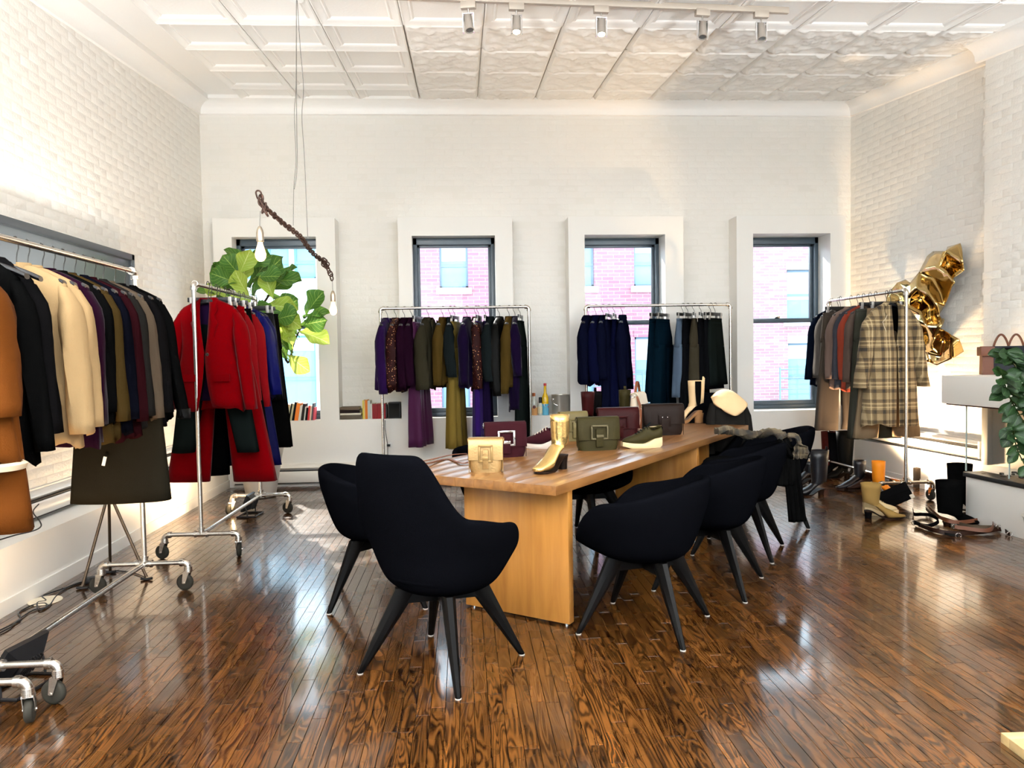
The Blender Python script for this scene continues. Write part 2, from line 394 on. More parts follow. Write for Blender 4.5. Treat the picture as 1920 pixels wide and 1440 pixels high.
# right wall (splayed) and its projecting chimney breast
pts = [rw(-.6, 0), rw(12.2, 0), rw(12.2, -.25), rw(-.6, -.25)]
mb = MB(); mb.loft([[(q.x, q.y, 0) for q in pts], [(q.x, q.y, 4.5) for q in pts]])
wr = struct('wall_right', mb, PLASTER)
SB = 2.18; BO = .115          # the breast starts SB metres from the corner and stands BO proud
brick_wall(wr, rw(0), -RD, RN, .0, SB, .56, lambda s: ceil_z(8.7-s)-.03, seed=5, nparts=210)
pts = [rw(SB, 0), rw(SB, BO), rw(5.2, BO), rw(5.2, 0)]
mb = MB(); mb.loft([[(q.x, q.y, 0) for q in pts], [(q.x, q.y, 4.5) for q in pts]])
cb = tag(mb.build('wall_right_breast', PLASTER, smooth=False), kind='structure')
brick_wall(cb, rw(0, BO), -RD, RN, SB+.1, 4.4, 1.24, lambda s: ceil_z(8.7-s)-.03, seed=8, nparts=120)
# upper back wall
ub = MB(); edges = [-3.1] + [e for o_ in OPEN for e in (o_[0]-.12, o_[1]+.12)] + [4.9]
for i in range(0, len(edges), 2): ub.box(edges[i], edges[i+1], YU, YU+.35, .71, 2.80)
ub.box(-3.1, 4.9, YU, YU+.35, 2.80, 4.5)
wb = struct('wall_back', ub, PLASTER)
TR = [(-2.647, -1.36), (-.687, .557), (1.173, 2.458), (3.061, 4.314)]
def skipb(s, z):
    X = -2.83+s
    return any(a-.02 < X < b+.02 and z < 2.91 for a, b in TR)
brick_wall(wb, Vector((XL, YU, 0)), Vector((1, 0, 0)), Vector((0, -1, 0)), 0, 7.33, .72, lambda s: ceil_z(8.7)-.12, skipb, relief=.3, seed=9)
# boxed sill wall under the windows, niche floor at .71
struct('wall_back_lower', MB().box(-2.9, 4.75, YW, 9.05, 0, .714), TRIMW)
# behind the camera: the street front with two tall openings
mb = MB()
for a, b in ((-3.2, -2.4), (0, 1.4), (3.8, 5.9)): mb.box(a, b, YB-.25, YB, 0, 4.5)
for a, b in ((-2.4, 0), (1.4, 3.8)): mb.box(a, b, YB-.25, YB, 0, .6); mb.box(a, b, YB-.25, YB, 3.4, 4.5)
struct('wall_front', mb, PLASTER)
# cornice bands where the walls meet the ceiling
def cove(name, p0, p1, n):
    """small quarter-round band along the top of a wall, following the ceiling"""
    p0, p1, n = Vector(p0), Vector(p1), Vector(n); rings = []
    for q in (p0, p1):
        zc = ceil_z(q.y); r = []
        for a, h in ((0, -.16), (.02, -.15), (.025, -.10), (.05, -.06), (.10, -.03), (.14, -.02), (.14, .05), (0, .05)):
            r.append(q + n*a + Vector((0, 0, zc+h)))
        rings.append(r)
    return tag(MB().loft(rings).build(name, TIN, sharp=30), kind='structure')
cove('trim_1', (XL, YB, 0), (XL, YU, 0), (1, 0, 0)); cove('trim_2', (XL, YU, 0), (4.52, YU, 0), (0, -1, 0))
a_, b_ = rw(0), rw(SB); cove('trim_3', b_, a_, RN)
a_, b_ = rw(SB-.1, BO), rw(5.2, BO); cove('trim_4', b_, a_, RN)

# ---- ceiling: tin tiles
mb = MB(); mb.add([(-3.3, YB-.3, ceil_z(YB-.3)+.03), (6.2, YB-.3, ceil_z(YB-.3)+.03), (6.2, 9.2, ceil_z(9.2)+.03), (-3.3, 9.2, ceil_z(9.2)+.03),
    (-3.3, YB-.3, ceil_z(YB-.3)+.2), (6.2, YB-.3, ceil_z(YB-.3)+.2), (6.2, 9.2, ceil_z(9.2)+.2), (-3.3, 9.2, ceil_z(9.2)+.2)], [(0, 1, 2, 3), (7, 6, 5, 4), (0, 4, 5, 1), (1, 5, 6, 2), (2, 6, 7, 3), (3, 7, 4, 0)])
ceiling = struct('ceiling', mb, TIN)
T = .638
def tile_plain():
    mb = MB(); rings = []
    for ins, z in ((.003, .02), (.003, -.006), (.014, -.012), (.03, -.006), (.05, 0), (.07, .012), (.085, .006), (.10, .018), (.12, .022)):
        a, b = ins, T-ins; rings.append([(a, a, z), (b, a, z), (b, b, z), (a, b, z)])
    mb.loft(rings, False, True)
    return mb
def tile_ornate():
    mb = MB(); n = 26; 
    for i in range(n+1):
        for j in range(n+1):
            u, v = i/n, j/n; e = min(u, v, 1-u, 1-v)
            z = .02 if e == 0 else (-.010 if e < .05 else -.002)
            if e >= .05:
                x_, y_ = (u-.5)*2, (v-.5)*2; r = sqrt(x_*x_+y_*y_); th = atan2(y_, x_)
                z -= .013*max(0, sin(6*th)*sin(7*r)) + .016*max(0, 1-abs(r-.55)/.10)*(.6+.4*cos(8*th)) + .012*max(0, 1-r/.16)
                for cx in (-.72, .72):
                    for cy in (-.72, .72):
                        rr_ = sqrt((x_-cx)**2+(y_-cy)**2); z -= .016*max(0, 1-abs(rr_-.13)/.09)
                z -= .005*sin(19*x_+3*cos(5*y_))*sin(17*y_)
            mb.v.append((.003+u*(T-.006), .003+v*(T-.006), z))
    for i in range(n):
        for j in range(n):
            a = i*(n+1)+j; mb.f.append((a, a+1, a+n+2, a+n+1))
    return mb
tp = tile_plain().build('ceiling_tile', TIN, sharp=25); to = tile_ornate().build('ceiling_tile', TIN, sharp=60)
tmesh = (tp.data, to.data)
for o_ in (tp, to): bpy.data.objects.remove(o_)
slope = atan(.081)
for ix in range(-5, 9):
    for iy in range(-9, 5):
        x0, y0 = .206+ix*T, 6.236+iy*.646*cos(slope)
        if x0+T > XL+.12+T*.9 and x0 < 4.9 and y0 < 8.6:
            if x0 < XL: continue
            orn = ix >= -1 and iy >= 0
            o_ = bpy.data.objects.new('ceiling_tile', tmesh[1 if orn else 0]); COL.objects.link(o_); o_.parent = ceiling
            o_.location = (x0, y0, ceil_z(y0)-.0); o_.rotation_euler = (slope, 0, 0)

WYS = (8.62, 8.63, 8.73, 8.75)                     # the sashes sit here
# ---- window surrounds and windows
for i in range(4):
    (a, b), (c, d) = TR[i], OPEN[i]; zt, zo = 2.893, 2.697; mb = MB()
    zl = .714 if i else .714
    wy = WYS[i]; mb.box(a, c-.1, YW, YU+.02, zl, zt); mb.box(d+.1, b, YW, YU+.02, zl, zt); mb.box(c-.1, d+.1, YW, YU+.02, zo+.1, zt)
    mb.box(c-.1, c, YW, wy, zl, zo+.1); mb.box(d, d+.1, YW, wy, zl, zo+.1); mb.box(c, d, YW, wy, zo, zo+.1)
    struct('trim_%d' % (5+i), mb, TRIMW)
GLASS = None
def glass_mat(name='window_glass', ior=1.3):
    mt, nt, b = _new(name); L = nt.links.new; nt.nodes.remove(b); out = nt.nodes['Material Output']
    tr = N(nt, 'ShaderNodeBsdfTransparent'); tr.inputs[0].default_value = (.97, .99, 1, 1); gl = N(nt, 'ShaderNodeBsdfGlossy', Roughness=.02)
    fr = N(nt, 'ShaderNodeFresnel', IOR=ior); mx = N(nt, 'ShaderNodeMixShader'); L(fr.outputs[0], mx.inputs[0]); L(tr.outputs[0], mx.inputs[1]); L(gl.outputs[0], mx.inputs[2])
    L(mx.outputs[0], out.inputs[0]); return mt
GLASS = glass_mat()
WYS = (8.62, 8.63, 8.73, 8.75)                     # the sashes sit here
for i, (c, d) in enumerate(OPEN):
    if i == 0: d += .09
    if i > 1: c -= .09
    win = thing('window_%d' % (i+1), None, None, ((c+d)/2, WYS[i]+.012, .714)); win['kind'] = 'structure'
    h = (d-c)/2; H_ = 2.697-.714+.012; mb = MB()
    mb.cbox(-h-.01, -h+.042, -.01, .10, .0, H_); mb.cbox(h-.042, h+.01, -.01, .10, .0, H_); mb.cbox(-h-.01, h+.01, -.01, .10, H_-.085, H_); mb.cbox(-h, h, -.02, .10, 0, .045)
    mb.build('window_frame', FRAMEC, win)
    zm = 1.02
    for k, (z0, z1, yy) in enumerate(((zm-.02, H_-.07, .045), (.045, zm+.03, .0))):
        mb = MB(); a = h-.038
        mb.cbox(-a, -a+.034, yy, yy+.04, z0, z1, .003); mb.cbox(a-.034, a, yy, yy+.04, z0, z1, .003)
        mb.cbox(-a, a, yy-.002, yy+.042, z0, z0+.05, .003); mb.cbox(-a, a, yy, yy+.04, z1-.04, z1, .003)
        s_ = mb.build('sash', FRAMEC, win)
        g = MB().box(-a+.03, a-.03, yy+.018, yy+.022, z0+.04, z1-.035).build('pane', GLASS, s_)
    MB().cbox(-.03, .03, -.015, .02, zm+.03, zm+.055, .003).build('sash_lock', CHROME, win)

# ---- left and right plinths, heaters, baseboards
struct('trim_9', MB().box(XL, XP, 1.2, YW, 0, .37).box(XP, XP+.012, 1.2, YW, 0, .085), TRIMW)
def heater(name, L_, h0, h1):
    """finned-tube baseboard heater, local x along the wall, front at -y"""
    t = thing(name, None, None); t['kind'] = 'structure'
    W = mat('cream_heater_enamel', (.78, .75, .70), .35, bump=.02); D = mat('heater_shadow_gap', (.03, .027, .025), .6)
    MB().box(0, L_, -.015, 0, h0, h1+.04).build('back_plate', W, t, False)
    mb = MB(); prof = [(-.065, h0+.03), (-.072, h0+.05), (-.072, h1-.055), (-.060, h1-.04), (-.056, h1-.043), (-.066, h1-.06), (-.066, h0+.05), (-.06, h0+.032)]
    mb.loft([[(xx, a, b) for a, b in prof] for xx in (0, L_)]); mb.build('front_cover', W, t)
    mb = MB(); prof = [(-.0, h1+.03), (-.045, h1+.018), (-.062, h1-.004), (-.058, h1-.008), (-.042, h1+.01), (0, h1+.02)]
    mb.loft([[(xx, a, b) for a, b in prof] for xx in (0, L_)]); mb.build('top_hood', W, t)
    MB().box(0, L_, -.05, -.014, h0+.015, h1-.03).build('shaded_fin_tube', D, t, False)  # one dark box; the shade inside the heater gap is put into its colour
    for xx in (0, L_-.02): MB().box(xx, xx+.02, -.074, 0, h0+.02, h1+.03).build('end_cap', W, t, False)
    n = int(L_/1.2)
    for k in range(1, n): MB().box(k*L_/n-.004, k*L_/n+.004, -.075, -.05, h0+.03, h1-.03).build('bracket', W, t, False)
    return t
t = heater('baseboard_left', 6.0, .37, .53); t.location = (XL, 2.4, 0); t.rotation_euler = (0, 0, pi/2)   # faces +x
t = heater('baseboard_back', 6.6, .02, .21); t.location = (-2.5, YW, 0)
q = rw(.1, .10); pr_ = [rw(0, 0), rw(0, .10), rw(SB, .10), rw(SB, 0)]
mb = MB(); mb.loft([[(v.x, v.y, 0) for v in pr_], [(v.x, v.y, .375) for v in pr_]])
pr_ = [rw(0, .10), rw(0, .112), rw(SB, .112), rw(SB, .10)]; mb.loft([[(v.x, v.y, 0) for v in pr_], [(v.x, v.y, .09) for v in pr_]])
struct('trim_10', mb, TRIMW)
t = heater('baseboard_right', 2.1, .375, .52); t.location = rw(.03, .03); t.rotation_euler = (0, 0, atan2(-RD.y, -RD.x))

# ---- street outside
def facade_brick(name, c1, c2, sc, mortar):
    mt, nt, b = _new(name); L = nt.links.new
    tc = N(nt, 'ShaderNodeTexCoord'); mp = N(nt, 'ShaderNodeMapping'); mp.inputs['Rotation'].default_value = (radians(90), 0, 0); L(tc.outputs['Object'], mp.inputs['Vector'])
    br = N(nt, 'ShaderNodeTexBrick', Scale=sc); br.inputs['Color1'].default_value = (*c1, 1); br.inputs['Color2'].default_value = (*c2, 1); br.inputs['Mortar'].default_value = (*mortar, 1)
    br.inputs['Mortar Size'].default_value = .012; br.inputs['Brick Width'].default_value = .55; br.inputs['Row Height'].default_value = .17
    L(mp.outputs[0], br.inputs['Vector']); L(br.outputs[0], b.inputs['Base Color']); b.inputs['Roughness'].default_value = .8; return mt
FY = 18.0
RED = facade_brick('red_street_brick', (.215, .075, .105), (.24, .105, .135), 2.0, (.30, .20, .22))
RED2 = facade_brick('rose_street_brick', (.22, .105, .12), (.27, .15, .165), 2.4, (.30, .27, .29))
SILLM = mat('pale_stone', (.6, .58, .57), .7); GLS = mat('facade_window_glass', (.13, .24, .30), .08, spec=.5); STEELB = mat('blue_grey_street_steel', (.10, .15, .20), .5)
CURT = mat('pale_window_blind', (.42, .46, .47), .8)
def house(name, label, x0, x1, mt, wins, frame_m, rail=None):
    t = thing(name, label, 'building', ((x0+x1)/2, FY, -6)); cx = (x0+x1)/2
    xs = sorted(set([x0-cx, x1-cx]+[v-cx for w_ in wins for v in w_[:2]])); mb = MB()
    # wall built around its openings: columns split at window heights
    for a, b in zip(xs[:-1], xs[1:]):
        mid = (a+b)/2+cx; zs = sorted([(w_[2], w_[3]) for w_ in wins if w_[0] <= mid <= w_[1]]); z = -6
        for (c, d) in zs: mb.box(a, b, 0, .35, z+6, c+6); z = d
        mb.box(a, b, 0, .35, z+6, 10.15)
    mb.box(x0-cx, x1-cx, .45, .6, 0, 10.15)
    mb.build('wall', mt, t, False)
    for (a, b, c, d, bl) in wins:
        a -= cx; b -= cx; c += 6; d += 6; f = MB(); e = .05
        f.box(a, a+e, .10, .18, c, d); f.box(b-e, b, .10, .18, c, d); f.box(a, b, .10, .18, d-e, d); f.box(a, b, .10, .18, c, c+e); f.box(a, b, .09, .17, (c+d)/2-.03, (c+d)/2+.03)
        fo = f.build('window', frame_m, t, False); MB().box(a+e, b-e, .13, .15, c+e, d-e).build('pane', GLS, fo, False)
        if bl: MB().box(a+e, b-e, .115, .125, d-e-(d-c)*bl, d-e).build('blind', CURT, fo, False)
        MB().box(a-.08, b+.08, -.08, .1, c-.14, c).build('window_sill', SILLM, t, False)
        MB().box(a-.02, b+.02, -.02, .12, d, d+.16).build('lintel', SILLM if mt is RED2 else mt, t, False)
    return t
house('apartment_building', 'pink-lit brick building seen through the middle windows', -3.1, 6.1, RED,
      [(-.52, .14, 2.95, 4.0, .35), (2.45, 3.10, 2.95, 4.0, 0), (4.05, 4.72, 2.95, 4.0, .2), (2.45, 3.10, .2, 1.9, 0), (-.52, .14, .1, 1.75, 0), (4.05, 4.72, .1, 1.75, .3)], STEELB)
house('brick_house', 'rose brick house with pale mortar seen through the rightmost window', 6.1, 11.5, RED2,
      [(7.74, 8.55, 2.1, 3.3, .55), (7.77, 8.55, -.1, 1.55, .2), (9.6, 10.4, 2.1, 3.3, .3), (9.6, 10.4, -.1, 1.55, 0)], STEELB)
WB = mat('pale_white_stucco', (.5, .53, .54), .8); CY = mat('light_blue_street_steel', (.10, .26, .34), .5)
house('white_building', 'bright white building with blue window grids behind the fig', -11, -3.1, WB,
      [(-5.05, -4.55, 3.2, 3.95, 0), (-4.45, -3.95, 3.2, 3.95, 0), (-3.85, -3.35, 3.2, 3.95, 0), (-5.05, -3.4, -.1, 1.9, .15), (-7.2, -5.5, -.1, 1.9, 0), (-7.2, -5.5, 3.0, 4.0, 0)], CY)
t = thing('fire_escape', 'thin steel fire escape railing outside the rightmost window', 'railing', (7.9, FY-1.0, -.2)); mb = MB()
MB().box(-.75, 1.4, 0, .95, -.05, 0).build('platform', STEELB, t, False)
for z in (.2, .45, .7, .95, 1.15): MB().cyl((-.75, 0, z), (1.4, 0, z), .014, n=6).build('rail', STEELB, t)
for xx in (-.75, -.05, .65, 1.4): MB().cyl((xx, 0, -.05), (xx, 0, 1.2), .02, n=6).build('post', STEELB, t)
t = thing('fire_escape', 'thin steel fire escape railing outside the third window', 'railing', (3.6, FY-1.0, -.2)); mb = MB()
MB().box(-1.2, 1.3, 0, .95, -.05, 0).build('platform', STEELB, t, False)
for z in (.1, .35, .6, .85, 1.1): MB().cyl((-1.2, 0, z), (1.3, 0, z), .014, n=6).build('rail', STEELB, t)
for xx in (-1.2, -.4, .4, 1.3): MB().cyl((xx, 0, -.05), (xx, 0, 1.15), .02, n=6).build('post', STEELB, t)
tag(MB().box(-14, 16, 10.2, 17.98, -6.2, -6).build('street', mat('asphalt', (.5, .5, .5), .9), smooth=False), kind='structure')
# ================================================================== RACKS
def arc(c, r, a0, a1, u, v, n=6):
    c, u, v = Vector(c), Vector(u), Vector(v)
    return [c+u*r*cos(a0+(a1-a0)*i/n)+v*r*sin(a0+(a1-a0)*i/n) for i in range(n+1)]
def elbow(c, d1, d2, R=.03, r=.0195):
    """90 degree pipe elbow at corner c joining directions d1 and d2, with a collar at each mouth"""
    c, d1, d2 = Vector(c), Vector(d1), Vector(d2); cc = c+d1*R+d2*R
    mb = MB(); mb.tube([cc-d2*R*cos(t)-d1*R*sin(t) for t in [pi/2*i/6 for i in range(7)]], r, 12)
    for d in (d1, d2): mb.cyl(c+d*(R-.004), c+d*(R+.016), r+.004, n=14)
    return mb
ROUT = []
def rack(name, label, p0, p1, H=1.925, half=.255, cast=(0, 0, 0, 0), upper=True):
    p0, p1 = Vector(p0), Vector(p1); d = p1-p0; L_ = d.length; c = (p0+p1)/2
    t = thing(name, label, 'clothes rack', (c.x, c.y, 0), atan2(d.y, d.x)); h = L_/2; r = .0148; zb = .17
    if upper:
        MB().cyl((-h+.03, 0, H), (h-.03, 0, H), r, n=14).build('hanging_rail', PIPE, t)
        for s in (-1, 1):
            MB().cyl((s*h, 0, zb+.02), (s*h, 0, H-.03), r, n=14).build('post', PIPE, t)
            elbow((s*h, 0, H), (-s, 0, 0), (0, 0, -1)).build('elbow', PIPE, t)
    MB().cyl((-h+.03, 0, zb), (h-.03, 0, zb), r, n=14).build('base_bar', PIPE, t)
    k = 0
    for s in (-1, 1):
        MB().cyl((s*h, -half+.03, zb), (s*h, half-.03, zb), r, n=14).build('cross_bar', PIPE, t)
        mb = MB(); mb.cyl((s*h, -.042, zb), (s*h, .042, zb), .0195, n=14); mb.cyl((s*h, 0, zb), (s*h, 0, zb+.042), .0195, n=14); mb.cyl((s*h, 0, zb), (s*h-s*.042, 0, zb), .0195, n=14)
        for e in (-.046, .034): mb.cyl((s*h, e, zb), (s*h, e+.012, zb), .024, n=14)
        mb.cyl((s*h, 0, zb+.034), (s*h, 0, zb+.046), .024, n=14); mb.build('tee_fitting', PIPE, t)
        for e in (-1, 1):
            elbow((s*h, e*half, zb), (0, -e, 0), (0, 0, -1)).build('elbow', PIPE, t)
            a = cast[k]; k += 1
            wd = Vector((cos(a), sin(a), 0)); ax = Vector((-sin(a), cos(a), 0)); top = Vector((s*h, e*half, 0)); wc = top + wd*.022 + Vector((0, 0, .05))
            mb = MB(); mb.cyl(top+Vector((0, 0, .113)), top+Vector((0, 0, .128)), .024, n=14)
            for q in (-1, 1):
                o_ = ax*q*.019; P = [top-wd*.014+o_, top+wd*.024+o_, wc+wd*.010+o_, wc-wd*.010+o_]
                P[0].z = P[1].z = .116; P[2].z = P[3].z = .045; th = ax*q*.003
                mb.loft([P, [v+th for v in P]])
            mb.box(-.018, .02, -.021, .021, .110, .118, Matrix.Translation(top) @ Matrix.Rotation(a, 4, 'Z'))
            mb.cyl(wc-ax*.025, wc+ax*.025, .006, n=8)
            cs = mb.build('caster', PIPE, t)
            prof = [(-.0145, .02), (-.0155, .034), (-.0145, .044), (-.009, .0495), (0, .0505), (.009, .0495), (.0145, .044), (.0155, .034), (.0145, .02)]
            up = Vector((0, 0, 1)); mw = MB()
            mw.loft([[wc+ax*a_+(wd*cos(2*pi*j/20)+up*sin(2*pi*j/20))*rr for j in range(20)] for a_, rr in prof]); mw.build('wheel', RUBBER, cs)
    return t
# from near to far on the left, then the two at the windows, then the right one
rack('pipe_clothes_rack', 'galvanised pipe rack nearest the viewer, only its far end in the frame', (-1.96, 1.52, 0), (-1.955, 3.03, 0), cast=(.3, .3, .3, -.5))
rack('pipe_clothes_rack', 'galvanised pipe rack on casters with dark and cream tops beside the framed panel', (-1.93, 3.20, 0), (-1.945, 4.73, 0), cast=(1.4, 1.2, 1.45, 1.5))
rack('pipe_clothes_rack', 'galvanised pipe rack carrying the red blazer beside the fig tree', (-1.862, 5.49, 0), (-1.84, 6.99, 0), cast=(.2, 1.3, 1.2, 2.6))
rack('pipe_clothes_rack', 'galvanised pipe rack of purple and olive clothes before the second window', (-.858, 8.12, 0), (.697, 8.12, 0), H=1.895, cast=(.2, .5, 1.2, 2.6))
rack('pipe_clothes_rack', 'galvanised pipe rack of navy and black clothes before the third window', (1.302, 8.12, 0), (2.868, 8.12, 0), H=1.893, cast=(.2, .5, 1.2, 2.6))
rack('pipe_clothes_rack', 'galvanised pipe rack holding the plaid coat near the right wall', (4.0, 6.73, 0), (3.99, 8.20, 0), H=1.92, cast=(.2, 3.0, 1.2, 2.6))

# ================================================================== HANGERS AND GARMENTS
CLIPM = mat('dull_metal_clip', (.35, .34, .33), .45, .8); TPE = mat('pale_wool_edge', (.45, .38, .27), .9)
def hanger_suit():
    t = thing('coat_hanger', 'x', 'hanger')
    p = [(0, 0, -.115), (0, 0, -.085), (.004, 0, -.06), (.022, 0, -.035), (.024, 0, -.012)]
    p = [(0, 0, -.115), (0, 0, -.075), (0, .006, -.055), (0, .021, -.030), (0, .021, -.004), (0, .008, .0185), (0, -.008, .0185), (0, -.019, .004), (0, -.019, -.008)]
    MB().tube(p, .0028, 6).build('hook', HOOK, t)
    rings = []
    for i in range(13):
        u = -1+2*i/12; x = .195*u; z = -.118-.066*abs(u)**1.4; hh = .016-.004*abs(u); dd = .010+.012*abs(u)**2
        rings.append([(x, dd*cos(a), z+hh*sin(a)) for a in [2*pi*j/8 for j in range(8)]])
    MB().loft(rings).build('shoulder_bar', BLACKPL, t); return t
def hanger_clip():
    t = thing('clip_hanger', 'x', 'hanger')
    p = [(0, 0, -.085), (0, 0, -.070), (0, .006, -.050), (0, .021, -.028), (0, .021, -.004), (0, .008, .0185), (0, -.008, .0185), (0, -.019, .004), (0, -.019, -.008)]
    MB().tube(p, .0028, 6).build('hook', HOOK, t)
    MB().cbox(-.17, .17, -.007, .007, -.118, -.085, .003).build('bar', BLACKPL, t)
    for s in (-1, 1): MB().cbox(s*.14-.014, s*.14+.012, -.010, .010, -.164, -.082, .003).build('clip', CLIPM, t)
    return t
HG = {'suit': hanger_suit(), 'clip': hanger_clip()}; USED = set()
RAILN = {'A': 'left rack', 'Z': 'nearest rack', 'B': 'red blazer rack', 'C': 'second window rack', 'D': 'third window rack', 'E': 'plaid coat rack'}
HANGL = {}
def put_hanger(kind, pos, rz, rk, gl=''):
    h = HG[kind]
    if kind in USED: h = copy_tree(h)
    USED.add(kind); h.location = pos; h.rotation_euler = (0, 0, rz)
    wd = gl.split()[:13]
    while wd[-1] in ('the', 'of', 'a', 'on', 'and', 'at', 'with', 'behind', 'beside', 'hanging', 'between', 'one', 'in', 'last', 'its', 'under', 'right', 'left', 'nearest,', 'from', 'by', 'near', 'second'): wd.pop()
    h['label'] = ('dark hanger holding ' if kind == 'suit' else 'clip hanger holding ')+' '.join(wd)
    h['group'] = ('dark hangers on the %s' if kind == 'suit' else 'clip hangers on the %s') % RAILN[rk]
P_ = 2.7
def ringpt(w_, d_, th):
    c, s = cos(th), sin(th)
    return w_*math.copysign(abs(c)**(2/P_), c), d_*math.copysign(abs(s)**(2/P_), s)
def fy(x, w_, d_):
    q = min(abs(x)/w_, .999); return -d_*(1-q**P_)**(1/P_)
def solid(o, th):
    md = o.modifiers.new('thickness', 'SOLIDIFY'); md.thickness = th; md.offset = 0; return o
def prof_body(L, sh, hem, dep, hd):
    """list of (z, halfwidth, halfdepth)"""
    zs = [(-.106, .050, .024), (-.115, .080, .027), (-.136, sh*.60, .033), (-.162, sh*.84, .038), (-.192, sh*.98, .046), (-.228, sh, .055)]
    n = 12
    for i in range(1, n+1):
        u = i/n; z = -.228-(L-.228)*u
        wst = sh-.035*sin(min(1, u*1.6)*pi)*(1 if hem < .26 else .4)
        zs.append((z, wst+(hem-sh)*u, .055+(dep-.055)*min(1, u*3)+(hd-dep)*u))
    return zs
def sleeve(par, s, sh, sl, m_, splay=.05, fwd=.03, r0=.062, r1=.042, ph=0, name='sleeve', bend=.0, cuff=None):
    rings = []; n = 14
    pts = [(.0, sh-.055, -.178, .014, .020), (.04, sh-.02, -.200, .026, .030)]
    for i in range(1, 12):
        u = i/11; g_ = min(1, .58+u*2.4); pts.append((u, sh+.008+splay*(u**1.3)+bend*sin(u*pi), -.222-sl*u, (r0+(r1-r0)*u)*.70*g_, (r0+(r1-r0)*u)*g_))
    for i, (u, x, z, rx, ry) in enumerate(pts):
        yy = -fwd*u*u; tilt = .5*(1-min(1, i/4))
        ring = []
        for j in range(n):
            a = 2*pi*j/n; f = 1+.13*sin(3*a+ph+u*4)*min(1, i/4)+.10*sin(5*a-ph+u*5)*min(1, i/5)+.03*sin(2*a+u*23)
            ring.append((s*(x+rx*f*cos(a)), yy+ry*f*sin(a), z-s*0+rx*cos(a)*tilt*-.8))
        rings.append(ring)
    o = solid(MB().loft(rings, True, False).build(name, m_, par, sharp=75), .004)
    if cuff:
        u, x, z, rx, ry = pts[-1]
        mb = MB(); mb.loft([[(s*(x+rx*1.08*cos(2*pi*j/n)), -fwd+ry*1.08*sin(2*pi*j/n), z+dz) for j in range(n)] for dz in (.05, .0, -.006)], False, False)
        solid(mb.build('cuff', cuff, o, sharp=70), .005)
    return o
def top(rk, label, name, cat, pos, rz, m_, L=.9, sh=.205, hem=.235, sl=.58, dep=.065, hd=.075, style='sweater', lining=None, fold=.010, seed=0, splay=.05, V=.32, collar=True, r0=.062, r1=.042,
        buttons=None, cuff=None, hemtrim=None, tagcard=False, pocket=False, g=None, hang=True, bend=0, lap=1.0, fwd=.03):
    rr = random.Random(seed*7+3); put_hanger('suit', pos, rz, rk, label) if hang else None
    t = thing(name, label, cat, pos, rz, g); pr_ = prof_body(L, sh, hem, dep, hd); ph = rr.uniform(0, 6)
    opn = style in ('jacket', 'coat', 'open'); n = 40
    zV = -.125-V
    def gap(z, w_):
        if not opn: return 0
        if z > zV: return min(.046, .006+.044*((z-zV)/V)**.9) if style != 'open' else .05
        if style == 'open': return .035
        u = (zV-z)/(L+zV+1e-6); return .004+ (.05*u*u if style == 'jacket' else .012*u)
    rings = []
    for z, w_, d_ in pr_:
        u = max(0, min(1, (-z-.2)/(L-.2))); g_ = gap(z, w_); ring = []
        if opn:
            q = min(.98, g_/w_); th0 = -math.acos(q**(P_/2)); a0, a1 = th0, th0+2*pi-2*(pi/2+th0)
            ths = [a0+(a1-a0)*j/(n-1) for j in range(n)]
            # from the right front edge round the back to the left front edge
        else: ths = [2*pi*j/n for j in range(n)]
        for j, th in enumerate(ths):
            x, y = ringpt(w_, d_, th); f = fold*u*(sin(5*th+ph+z*2)+.7*sin(9*th-ph*2+z*5)+.5*sin(14*th+ph))
            nx, ny = cos(th), sin(th)*1.0
            ring.append((x+nx*f, y+ny*f, z + (.014*sin(3*th+ph)+.008*sin(8*th) if u > .99 else 0)))
        rings.append(ring)
    solid(MB().loft(rings, False, False, closed=not opn).build('body', m_, t, sharp=75), .004)
    if opn:
        lin = lining or m_; r2 = []
        for z, w_, d_ in pr_[:-1]:
            r2.append([(x*.93, y*.86+.002, z) for x, y in [ringpt(w_, d_, pi*j/19) for j in range(-1, 21)]])
        solid(MB().loft(r2, False, False, closed=False).build('lining', lin, t, sharp=75), .003)
        for s in (-1, 1):           # lapels
            mb = MB(); N_ = 12; rows = []
            for i in range(N_+1):
                u = i/N_; z = -.128-V*u*1.0; k = 0
                w_ = next((sh*(.62+.38*min(1, (-.138-z)/.07)) for _ in [0]), sh); w_ = max(w_, .1)
                gi = gap(z, w_)*.92; lw = (.088*lap*(1-u)**.55+.003) if u > .30 else (.040+.034*lap*u/.3)
                if abs(u-.30) < .06: lw *= .62
                rows.append([(s*gi, fy(gi, w_, .058)-.012, z), (s*(gi+lw*.5), fy(gi+lw*.5, w_, .058)-.019, z-.004), (s*(gi+lw), fy(gi+lw, w_, .058)-.012, z+.003)])
            mb.loft(rows, False, False, closed=False); lo = solid(mb.build('lapel', m_, t, sharp=50), .005)
            if style == 'coat': MB().tube([r_[2] for r_ in rows[3:]], .0035, 6).build('lapel_edge', TPE, lo)
    if collar:
        rings = []; big = style == 'coat' or style == 'jacket'
        a0, a1 = (-50, 230) if big else (-75, 255)
        prof = ((-.150, .098, .070), (-.120, .080, .060), (-.098, .058, .046), (-.108, .050, .040)) if big else ((-.138, .062, .045), (-.118, .060, .043), (-.098, .055, .040), (-.102, .050, .035))
        for z, a, b in prof: rings.append([(a*cos(radians(a0+(a1-a0)*j/18)), b*sin(radians(a0+(a1-a0)*j/18))+.004, z) for j in range(19)])
        solid(MB().loft(rings, False, False, closed=False).build('collar', m_, t, sharp=60), .005)
    if sl:
        for s in (-1, 1): sleeve(t, s, sh, sl, m_, splay, fwd, r0, r1, ph+s, cuff=cuff, bend=bend)
